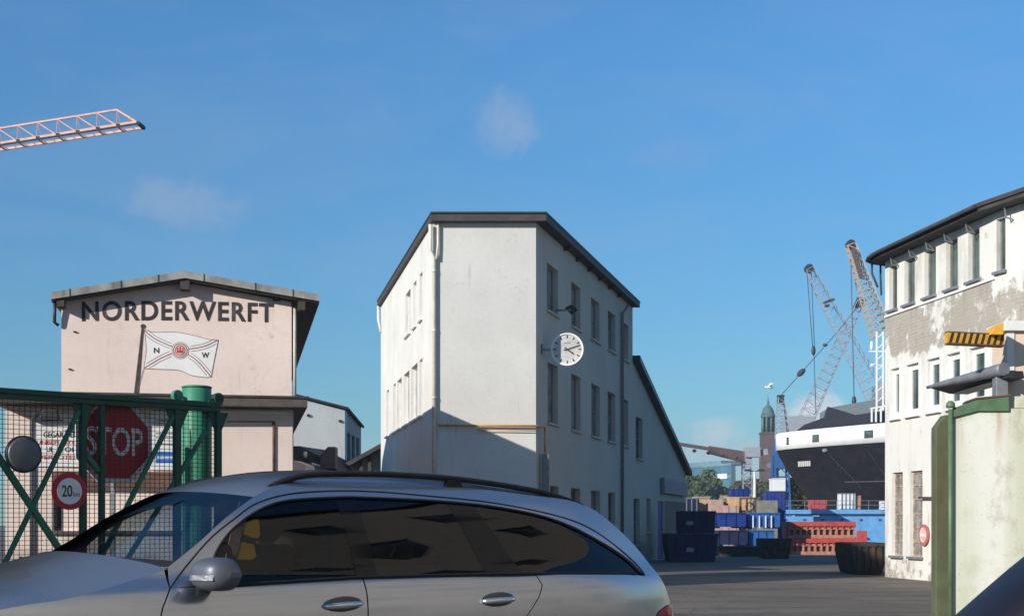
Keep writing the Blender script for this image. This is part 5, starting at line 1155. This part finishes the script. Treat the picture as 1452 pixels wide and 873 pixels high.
# ------------------------------------------------------------ silver estate car in front
def car():
    TH, CXW, CD = R(40.5), -1.22, 8.13; c, s = math.cos(TH), math.sin(TH); GZ = 0.0
    def wpt(x, y, z):     # car space: x backwards from the front axle, y to the visible side, z up
        return V(CXW + (x-1.8)*c + y*s, CD + (x-1.8)*s - y*c, z + GZ)
    ZP = [(.15,.78),(.35,.865),(.55,.90),(.75,.905),(.86,.895),(.93,.87),(.99,.83),(1.05,.80),(1.20,.735),(1.33,.665),(1.40,.615),(1.45,.56),(1.52,.44)]
    def S(x, z):
        if z <= ZP[0][0]: b = ZP[0][1]
        elif z >= ZP[-1][0]: b = ZP[-1][1]
        else:
            for i_, ((z0, a0), (z1, a1)) in enumerate(zip(ZP, ZP[1:])):
                if z0 <= z <= z1:
                    h_ = z1-z0; u = (z-z0)/h_; m0 = (a1-ZP[max(i_-1,0)][1])/(z1-ZP[max(i_-1,0)][0])*h_; m1 = (ZP[min(i_+2,len(ZP)-1)][1]-a0)/(ZP[min(i_+2,len(ZP)-1)][0]-z0)*h_
                    b = (2*u**3-3*u*u+1)*a0+(u**3-2*u*u+u)*m0+(-2*u**3+3*u*u)*a1+(u**3-u*u)*m1; break
        p = 1
        if x < .5: p = 1-.13*((.5-x)/1.35)**2
        if x > 2.9: p = 1-.15*((x-2.9)/1.15)**2
        return b*p
    def unp(px, py, yfix=None):     # picture point onto the car's side surface
        kx, kz = (px-CX)/F, (HY-py)/F; y = .8 if yfix is None else yfix
        for _ in range(40):
            # wx = kx*wd ; with wx = CXW+(x-1.8)c+ys, wd = CD+(x-1.8)s-yc
            xx = (kx*(CD-y*c) - CXW - y*s)/(c-kx*s); wd = CD+xx*s-y*c; x = xx+1.8; z = EYE+kz*wd-GZ
            if yfix is None: y = .5*y+.5*S(x, z)
            else: break
        return V(x, y, z)
    def curve(pts, n=None, yfix=None):
        q = [unp(*p, yfix) if len(p) == 2 else V(*p[0]) for p in pts]; q = spline(q, 8)
        if n:
            L = [0]
            for a, b in zip(q, q[1:]): L.append(L[-1]+(b-a).length)
            out = []; j = 0
            for i in range(n+1):
                d = L[-1]*i/n
                while j < len(L)-2 and L[j+1] < d: j += 1
                out.append(q[j].lerp(q[j+1], (d-L[j])/max(1e-9, L[j+1]-L[j])))
            return out
        return q
    lbl = thing('estate_car', 'silver metallic estate car with black roof rails crossing in front of the gate', 'car', wpt(1.8, 0, 0))
    t = lbl
    mir = lambda p: V(p[0], -p[1], p[2])
    def put(rows, name, m, parent=t, both=False, off=0, solid=0):
        outs = []
        for sgn in ((1, -1) if both else (1,)):
            mb = MB(); mb.grid([[wpt(p[0], sgn*(p[1]+off), p[2]) for p in r] for r in rows]); outs.append(mb.build(name, m, parent, solid=solid)); outs[-1].shadow_terminator_geometry_offset = .3; outs[-1].shadow_terminator_shading_offset = .2
        return outs
    def loft(a, b, n):
        return [[p.lerp(q, i/n) for p, q in zip(a, b)] for i in range(n+1)]
    def fix(rows):     # pull lofted points back onto the side surface
        return [[V(p[0], S(p[0], p[2]), p[2]) for p in r] for r in rows]
    NN = 72
    G1 = curve([(304,828),(301,806),(306,783),(324,756),(350,733),(380,716.5),(413,708.5),(480,704.5),(521,705),(605,709),(686,716),(757,728.5),(807.5,745),(858,772),(892,795),(912,815)], NN)
    G2 = curve([(241,833),(264,802),(299,762),(331,736),(364,713),(413,699.5),(480,695.5),(537,697),(605,702.5),(689,711),(757,723),(807.5,736),(841,751),(875,775),(902,799),(914,814.5)], NN)
    G3a = curve([(238,803.6),(281,769),(317,736),(347,713),(360,704)], 24)
    roofpts = [(360,704),(376,695),(400,686),(430,680),(470,679),(554,682),(672.5,692),(757,702.5),(807.5,709),(841,721)]
    G3b = curve(roofpts, 40)
    G3c = curve([(841,721),(875,748),(909,783.5),(942.5,829)], 24)
    full = G3a[:-1]+G3b[:-1]+G3c; 
    def resamp(q, n):
        L = [0]
        for a, b in zip(q, q[1:]): L.append(L[-1]+(b-a).length)
        out = []; j = 0
        for i in range(n+1):
            d = L[-1]*i/n
            while j < len(L)-2 and L[j+1] < d: j += 1
            out.append(q[j].lerp(q[j+1], (d-L[j])/max(1e-9, L[j+1]-L[j])))
        return out
    G3 = resamp(full, NN)
    belt = curve([(241,833),(304,831),(344,829.5),(480,821),(521,819),(652,815.6),(760,814),(912,815.5),(942.5,829)])
    if DEBUG:
        for nm, q in (('G1', G1), ('G2', G2), ('G3a', G3a), ('G3b', G3b), ('G3c', G3c), ('belt', belt)):
            print(nm, [tuple(round(v, 2) for v in p) for p in q[::max(1, len(q)//8)]])
    # pillar and roof-edge strips
    put(fix(loft(G1, G2, 4)), 'door_frame', M['paint'], both=True)
    put(fix(loft(G2, G3, 6)), 'roof_side', M['paint'], both=True)
    for sgn in (1, -1):
        mb = MB(); mb.tube([wpt(p[0], sgn*(p[1]+.001), p[2]) for p in G2], .0045, 6); mb.build('door_seam', M['rubber'], t)
        mb = MB(); mb.tube([wpt(p[0], sgn*(p[1]+.002), p[2]) for p in G1], .007, 6); mb.build('window_trim', M['chrome' if False else 'rubber'], t)
    # windscreen and roof
    NV = 16
    def across(edge, bulge, crown, vs=NV):
        rows = []
        for i, p in enumerate(edge):
            b = bulge(i/(len(edge)-1)); cr = crown(i/(len(edge)-1)); r = []
            for j in range(vs+1):
                v = 1-2*j/vs; w = 1-v*v; r.append(V(p[0]-b*w, p[1]*v, p[2]+cr*w))
            rows.append(r)
        return rows
    ws = across(G3a, lambda u: .17-.06*u, lambda u: .015+.02*u)
    put(ws, 'windscreen', M['windscreen'])
    rf = across(G3b, lambda u: .11*max(0, 1-u*4), lambda u: .035+.035*min(1, u*3)-.02*max(0, u-.6)); put(rf, 'roof', M['paint'])
    rw = across(G3c, lambda u: -.10, lambda u: .05*(1-u)); put(rw, 'rear_window', M['privacy_glass'])
    # black band along the screen's foot, wipers
    put(across(G3a[:3], lambda u: .172-.005*u, lambda u: .018), 'screen_band', M['rubber'])
    for y0, y1 in ((.55, -.15), (-.15, -.75)):
        mb = MB(); mb.tube([wpt(.42+.0*y0, y0, 1.02), wpt(.40, (y0+y1)/2, 1.05), wpt(.46, y1, 1.06)], .010, 6); mb.build('wiper', M['black'], t)
    # side glass: front, rear door, cargo; black B and C pillars between
    beltG = resamp([p for p in belt if G1[0][0] <= p[0] <= G1[-1][0]], 200)
    def belt_at(x):
        for a, b in zip(belt, belt[1:]):
            if a[0] <= x <= b[0]: return a[2]+(b[2]-a[2])*(x-a[0])/max(1e-9, b[0]-a[0])
        return belt[0][2] if x < belt[0][0] else belt[-1][2]
    def top_at(x):
        best = None
        for a, b in zip(G1, G1[1:]):
            if a[0] <= x <= b[0]: z = a[2]+(b[2]-a[2])*(x-a[0])/max(1e-9, b[0]-a[0]); best = z if best is None else max(best, z)
        return best if best is not None else belt_at(x)
    def glass_rows(xa, xb, n=40, m=20, lean_a=0, lean_b=0, off=-.008):
        rows = []
        for i in range(m+1):
            v = i/m; r = []
            for j in range(n+1):
                x = xa+lean_a*v + (xb+lean_b*v-xa-lean_a*v)*j/n; zb = belt_at(x); zt = max(zb+.001, top_at(x)); z = zb+(zt-zb)*v; r.append(V(x, S(x, z)+off, z))
            rows.append(r)
        return rows
    xB0, xB1 = unp(493, 760).x, unp(522, 760).x; xC0 = unp(660, 770).x; xC1 = unp(700, 770).x; xE = G1[-1][0]-.005; x0 = min(p[0] for p in G1[:20])+.01
    put(glass_rows(x0, xB0), 'front_side_window', M['side_glass'], both=True)
    put(glass_rows(xB0, xB1, 4, 8, .0, -.0, -.006), 'b_pillar', M['gloss_black'], both=True)
    put(glass_rows(xB1, xC0+.10, 12, 8, 0, -.14), 'rear_side_window', M['privacy_glass'], both=True)
    put(glass_rows(xC0+.10, xC1+.16, 4, 8, -.14, -.22, -.0065), 'c_pillar', M['gloss_black'], both=True)
    put(glass_rows(xC1+.16, xE, 18, 8, -.22, 0), 'cargo_window', M['privacy_glass'], both=True)
    for sgn in (1, -1):
        mb = MB(); mb.tube([wpt(p[0], sgn*(p[1]+.003), p[2]+.006) for p in belt if x0-.02 < p[0] < xE], .009, 6); mb.build('belt_trim', M['rubber'], t)
    # lower body panels between shut lines
    crest = curve([((-.80,.70,.74),), ((-.5,.765,.83),), ((-.2,.80,.885),), ((.1,.815,.925),), (238,806)])
    def crest_at(x):
        for a, b in zip(crest, crest[1:]):
            if a[0] <= x <= b[0]: return a[2]+(b[2]-a[2])*(x-a[0])/max(1e-9, b[0]-a[0])
        return crest[0][2] if x < crest[0][0] else crest[-1][2]
    def line(pts):
        q = [unp(*p) for p in pts]; q = sorted(q, key=lambda p: -p[2])
        def f(z):
            if z >= q[0][2]: return q[0][0]
            for a, b in zip(q, q[1:]):
                if b[2] <= z <= a[2]: return a[0]+(b[0]-a[0])*(a[2]-z)/max(1e-9, a[2]-b[2])
            return q[-1][0]+(q[-1][0]-q[-2][0])*0
        return f
    lA = line([(241,833),(238,842),(231,860),(228,873)]); lB = line([(514,819),(520,840),(522,873)]); lC = line([(760,815),(769,829),(764,846),(747,873),(735,890)])
    lE = line([(942.5,829),(951,856),(955,873)])
    lF = lambda z: -.80
    def zb(x):
        z = .20
        for xw in (0, 2.854):
            d = .36**2-(x-xw)**2
            if d > 0: z = max(z, .31+math.sqrt(d))
        return z
    def panel(xl, xr, zt, name, n=40, m=36, gl=.004, gr=.004):
        rows = []
        for i in range(m+1):
            r = []
            for j in range(n+1):
                u = j/n; z = 1.0
                for _ in range(6):
                    x = (xl(z)+gl)*(1-u)+(xr(z)-gr)*u; v = i/m; z = zt(x)+(.69-zt(x))*v/.6 if v <= .6 else .69+(zb(x)-.69)*(v-.6)/.4
                r.append(V(x, S(x, z), z))
            rows.append(r)
        return put(rows, name, M['paint'], both=True)
    fr = panel(lF, lA, lambda x: crest_at(x) if x < unp(238,806).x else max(belt_at(x), crest_at(x)-.12*(x-unp(238,806).x)/.05 if False else belt_at(x)), 'front_wing', 80, 60)
    d1 = panel(lA, lB, belt_at, 'front_door', 80, 60); d2 = panel(lB, lC, belt_at, 'rear_door', 80, 60); panel(lC, lE, belt_at, 'rear_wing', 90, 60, gr=0)
    # dark backing behind the gaps
    mb = MB()
    for sgn in (1, -1):
        mb.grid([[wpt(x, sgn*(S(x, z)-.03), z) for x in [.2+.1*i for i in range(37)]] for z in (.66, .72, .78, .84, .88, .91)], True)
    mb.build('inner_shell', M['rubber'], t)
    # bonnet, scuttle, nose, tail
    rows = []
    for i in range(25):
        x = crest[0][0]+(unp(238,806).x-crest[0][0])*i/24; p = V(x, S(x, crest_at(x)), crest_at(x)); u = i/24; r = []
        for j in range(NV+1):
            v = 1-2*j/NV; w = 1-v*v; r.append(V(p[0]-(.12+.06*u)*w*1.0, p[1]*v, p[2]+.075*w**.8))
        rows.append(r)
    put(rows, 'bonnet', M['paint'])
    nose = []
    for z, xo in ((crest[0][2], 0), (.66, -.03), (.55, -.05), (.42, -.05), (.25, -.01)):
        y = S(-.8, z)*.985; nose.append([V(-.80+xo-(.12)*(1-(1-2*j/NV)**2), y*(1-2*j/NV), z+(.075*(1-(1-2*j/NV)**2)**.8 if z == crest[0][2] else 0)) for j in range(NV+1)])
    put(nose, 'front_bumper', M['paint'])
    for sgn in (1, -1):
        for y in (.42, .62):
            mb = MB(); mb.lathe(wpt(-.84 - .12*(1-(y/.75)**2), sgn*y, .66), wpt(-1,0,0)-wpt(0,0,0), [(.10,-.05),(.10,.01),(.06,.03),(.001,.035)], 20); mb.build('headlight', M['lens_chrome'], t)
    mb = MB()
    for k in range(5): mb.bar(wpt(-.965, -.30, .60+.035*k), wpt(-.965, .30, .60+.035*k), .012, .02)
    mb.build('grille', M['chrome'], t)
    xe = [(lE(z), z) for z in (belt[-1][2], .88, .80, .72, .60, .45, .28)]
    tail = [[V(x+.10*(1-(1-2*j/NV)**2), S(x, z)*(1-2*j/NV), z) for j in range(NV+1)] for x, z in xe]; put(tail, 'tailgate', M['paint'])
    # tail lamp wrapping the rear corner
    lo = [unp(*p) for p in ((953,855),(944,858),(934,866),(928,876),(924,890),(926,905),(952,905))]
    mb = MB(); ctr = sum(lo, V(0,0,0))/len(lo)
    for sgn in (1, -1):
        mb = MB(); ring = [[wpt(p[0], sgn*(p[1]+.004), p[2]) for p in lo], [wpt(*( (p.lerp(ctr, .2))[0], sgn*((p.lerp(ctr, .2))[1]+.02), (p.lerp(ctr, .2))[2])) for p in lo]]
        mb.grid(ring, True, True); mb.add(ring[1], [tuple(range(len(lo)))]); tl = mb.build('tail_lamp', M['lamp_red'], t)
        q = ctr; mb = MB(); pl = [unp(*p) for p in ((952,872),(940,874),(937,884),(938,905),(953,905))]
        mb.add([wpt(p[0], sgn*(p[1]+.027), p[2]) for p in pl], [(0,1,2,3,4)]); mb.build('clear_lens', M['clear_grey'], tl)
    # door handles: recessed oval cup with a bar
    for door, px, py in ((d1, 486, 857), (d2, 706, 850)):
        for k, sgn in ((0, 1), (1, -1)):
            q = unp(px, py); a = wpt(q[0]-.11, sgn*S(q[0]-.11, q[2]), q[2]-.003); b = wpt(q[0]+.11, sgn*S(q[0]+.11, q[2]), q[2]+.004); ctr = (a+b)/2; d_ = (b-a).normalized(); nn = d_.cross(V(0,0,1))*sgn
            Mr = Matrix((d_, nn, V(0,0,1))).transposed()
            mb = MB(); mb.ball(ctr, (.245, .012, .088), 24, 10, Mr); h = mb.build('handle', M['handle_cup'], door[k])
            mb = MB(); mb.tube([ctr-d_*.118+nn*.004, ctr-d_*.09+nn*.022, ctr+d_*.0+nn*.030, ctr+d_*.09+nn*.022, ctr+d_*.118+nn*.004], [.010,.016,.018,.016,.010], 10); mb.build('handle_bar', M['paint'], h)
            mb = MB(); mb.tube([ctr-d_*.10+nn*.030+V(0,0,-.004), ctr+nn*.047+V(0,0,-.004), ctr+d_*.10+nn*.030+V(0,0,-.004)], .004, 6); mb.build('chrome_strip', M['chrome'], h)
    # door mirrors
    for sgn in (1, -1):
        q = unp(306, 813, .98); q = V(q[0], .98, q[2]); rows = []
        for i in range(25):
            v = .5-.5*math.cos(math.pi*i/24); yy = .86+.245*v; rz = .080*max(.02, 1-abs(2*v-1)**3.2)**.5; rx = .085*max(.02, 1-.2*v-abs(2*v-1)**4*.8)**.6; r = []
            for j in range(28):
                a = 2*math.pi*j/28; ca, sa = math.cos(a), math.sin(a); xx = -rx*1.25*max(0, -ca)*1.0 + .035*max(0, ca); xx = (-rx*1.3*abs(ca)**.8 if ca < 0 else .05*abs(ca)**.3); zz = rz*(abs(sa)**.75)*(1 if sa > 0 else -1)
                r.append(wpt(q[0]+xx+.02*v, sgn*yy, q[2]-.002+zz))
            rows.append(r)
        mb = MB(); mb.grid(rows, True, True); mb.add(rows[0], [tuple(range(28))]); mb.add(rows[-1], [tuple(range(28))]); mm = mb.build('mirror_housing', M['mirror_in_shade'], t)
        mb = MB(); mb.obox(wpt(q[0]-.03, sgn*.80, q[2]-.085), wpt(.07,0,0)-wpt(0,0,0), wpt(0,sgn*.12,0)-wpt(0,0,0), V(0,0,.06)); mb.build('mirror_foot', M['black'], mm, .008)
        mb = MB(); pr = []
        for i in range(11):
            v = .22+.66*i/10; yy = .86+.245*v; rx = .085*max(.02, 1-.2*v-abs(2*v-1)**4*.8)**.6*1.3+.002
            pr.append([wpt(q[0]-rx*(1-.03*k*k)-.005+.02*v, sgn*yy, q[2]-.012+(k-1)*.017) for k in range(3)])
        mb.grid(pr, True); mb.build('turn_signal', M['lens_chrome'], mm)
    # roof rails with feet
    rl = [(380,692),(396,684),(430,674),(480,671.5),(554,672.5),(649,679),(740,692),(790,703.5),(826,717.5)]
    q = curve(rl, 48, .53)
    for sgn in (1, -1):
        mb = MB(); n = len(q)-1
        mb.tube([wpt(p[0], sgn*.53, p[2]) for p in q], .017, 8); r_ = mb.build('roof_rail', M['rubber'], t)
        for fx in (0.03, .545, .93):
            p = q[int(fx*n)]; mb = MB(); zr = p[2]-.075
            mb.prism([wpt(p[0]-.075, sgn*.515, zr), wpt(p[0]+.075, sgn*.515, zr), wpt(p[0]+.04, sgn*.515, p[2]), wpt(p[0]-.04, sgn*.515, p[2])], wpt(0,sgn*.03,0)-wpt(0,0,0)); mb.build('rail_foot', M['rubber'], r_)
    # wheels
    for xw in (0, 2.854):
        for sgn in (1, -1):
            ax = wpt(0,sgn,0)-wpt(0,0,0); cw = wpt(xw, sgn*.66, .315); mb = MB(); mb.lathe(cw, ax, [(.20,0),(.29,0),(.315,.03),(.315,.17),(.29,.205),(.215,.21),(.20,.18)], 36); w = mb.build('wheel', M['rubber'], t)
            mb = MB(); mb.lathe(cw, ax, [(.205,.19),(.195,.17),(.05,.15),(.05,.20),(.001,.20)], 30)
            for k in range(7): a = R(k*360/7); e = (wpt(math.cos(a),0,math.sin(a))-wpt(0,0,0)); mb.bar(cw+ax*.19+e*.04, cw+ax*.195+e*.20, .045, .02, ax)
            mb.build('rim', M['alloy'], w)
    # cabin: floor, dash, wheel, seats, hanging vest
    mb = MB(); P3 = lambda x0, x1, y0, y1, z0, z1: mb.obox(wpt(x0, y0, z0), wpt(x1,0,0)-wpt(x0,0,0), wpt(0,y1,0)-wpt(0,y0,0), V(0,0,z1-z0))
    P3(.3, 3.7, -.72, .72, .25, .40); P3(.35, 1.0, -.70, .70, .40, .97); P3(.35, 3.6, .745, .775, .4, .93); P3(.35, 3.6, -.775, -.745, .4, .93); P3(2.75, 3.65, -.70, .70, .40, .93); mb.build('cabin_floor', M['interior'], t)
    mb = MB(); mb.tube([wpt(1.02+.06*math.sin(a), .37+.185*math.cos(a), .98+.17*math.sin(a)) for a in [R(15*i) for i in range(25)]], .016, 8, False); mb.bar(wpt(.95,.37,.9), wpt(1.02,.37,.98), .05); mb.build('steering_wheel', M['black'], t)
    for x, ys in ((1.55, (.37, -.37)), (2.5, (.40, -.40))):
        for y in ys:
            mb = MB(); P3(x-.45, x+.08, y-.25, y+.25, .42, .60)
            mb.prism([wpt(x, y-.25, .55), wpt(x+.14, y-.25, .55), wpt(x+.30, y-.22, 1.12), wpt(x+.18, y-.22, 1.14)], wpt(0,.5,0)-wpt(0,0,0)); se = mb.build('seat', M['interior'], t, .04)
            mb = MB(); mb.ball(wpt(x+.25, y, 1.23), (.14,.28,.20), 14, 9, Matrix.Rotation(TH, 3, 'Z')); mb.build('headrest', M['interior'], se)
    # orange-yellow safety vest hanging inside the front side window: two hanging panels joined by a dark belt
    def vest(pts, nm, m, par):
        rows = []
        q = [unp(*p, .68) for p in pts]; mb = MB(); mb.prism([wpt(*p) for p in q], wpt(0,-.03,0)-wpt(0,0,0)); return mb.build(nm, m, par, .006)
    ve = thing('safety_vest', 'orange yellow cloth hanging inside the front side window of the silver car', 'vest', wpt(*unp(350, 765, .68)))
    vest([(349,742),(360,736),(368,735),(369.5,758),(366,763),(358,762),(345.5,757)], 'upper_cloth', M['orange_cloth'], ve); vest([(344,767),(354,770),(361,771),(363,783),(364.5,789),(356,794),(337,793),(339,783)], 'lower_cloth', M['orange_cloth'], ve); vest([(346,757),(358,762),(366,763),(361,771),(354,770),(344,767)], 'dark_belt', M['interior'], ve)
M['mirror_in_shade'] = mat('shaded_silver_mirror', (.13,.14,.17), .45, .4, .05, 5, bmp=0)  # silver mirror housing, toned darker so it looks in shade
M['gloss_black'] = mat('gloss_black_trim', (.008,.008,.009), .08, bmp=0)
M['handle_cup'] = mat('handle_recess_paint', (.10,.10,.105), .35, .6, bmp=0)
M['lens_chrome'] = mat('faceted_lens', (.30,.30,.32), .25, .5, .35, 60, bmp=.6)
M['clear_grey'] = mat('pale_lamp_lens', (.6,.55,.52), .15, .2, bmp=0)
M['alloy'] = mat('alloy_rim', (.5,.5,.51), .35, .9, bmp=0)
DEBUG = False
car()

# ------------------------------------------------------------ wing mirror of the car the photo is taken from
def wing_mirror():
    c = V(.393, 1.0, 1.146); t = thing('wing_mirror', 'black out of focus wing mirror at the bottom right corner', 'mirror', c)
    Mr = Matrix.Rotation(R(-41), 3, 'Y'); rows = []
    mb = MB(); 
    prof = []
    for i in range(17):
        th_ = math.pi*i/16; r = []
        for j in range(28):
            a = 2*math.pi*j/28; se = lambda v, e: math.copysign(abs(v)**e, v)
            p = V(se(math.sin(th_), .6)*se(math.cos(a), .6)*.115, se(math.sin(th_), .6)*se(math.sin(a), .7)*.07, se(math.cos(th_), .6)*.075); r.append(c + Mr @ p)
        prof.append(r)
    mb.grid(prof, True, True); mb.build('housing', M['mirror_black'], t)
    mb = MB(); mb.bar(c+V(.03,0,-.05), c+V(.12,-.12,-.2), .05, .05); mb.build('stalk', M['mirror_black'], t)
    q = [c + Mr @ V(x, -.072, z) for x, z in ((-.085,-.05),(.085,-.05),(.085,.05),(-.085,.05))]; mb = MB(); mb.prism(q, V(0,-.004,0)); mb.build('mirror_glass', M['pane'], t)
wing_mirror()

# ------------------------------------------------------------ thin autumn haze over the harbour
def haze():
    m = bpy.data.materials.new('haze'); m.use_nodes = True; nt = m.node_tree; nt.nodes.clear(); out = nt.nodes.new('ShaderNodeOutputMaterial')
    v = nt.nodes.new('ShaderNodeVolumePrincipled'); v.inputs['Color'].default_value = (.6, .8, 1, 1); v.inputs['Density'].default_value = HAZE; v.inputs['Anisotropy'].default_value = .0
    nt.links.new(v.outputs[0], out.inputs['Volume'])
    o = MB().box(V(0, 450, 29), (1900, 1800, 62)).build('haze', m); tag(o, 'thin bluish haze over the harbour', 'haze', kind='stuff')
HAZE = .0004
if HAZE: haze()
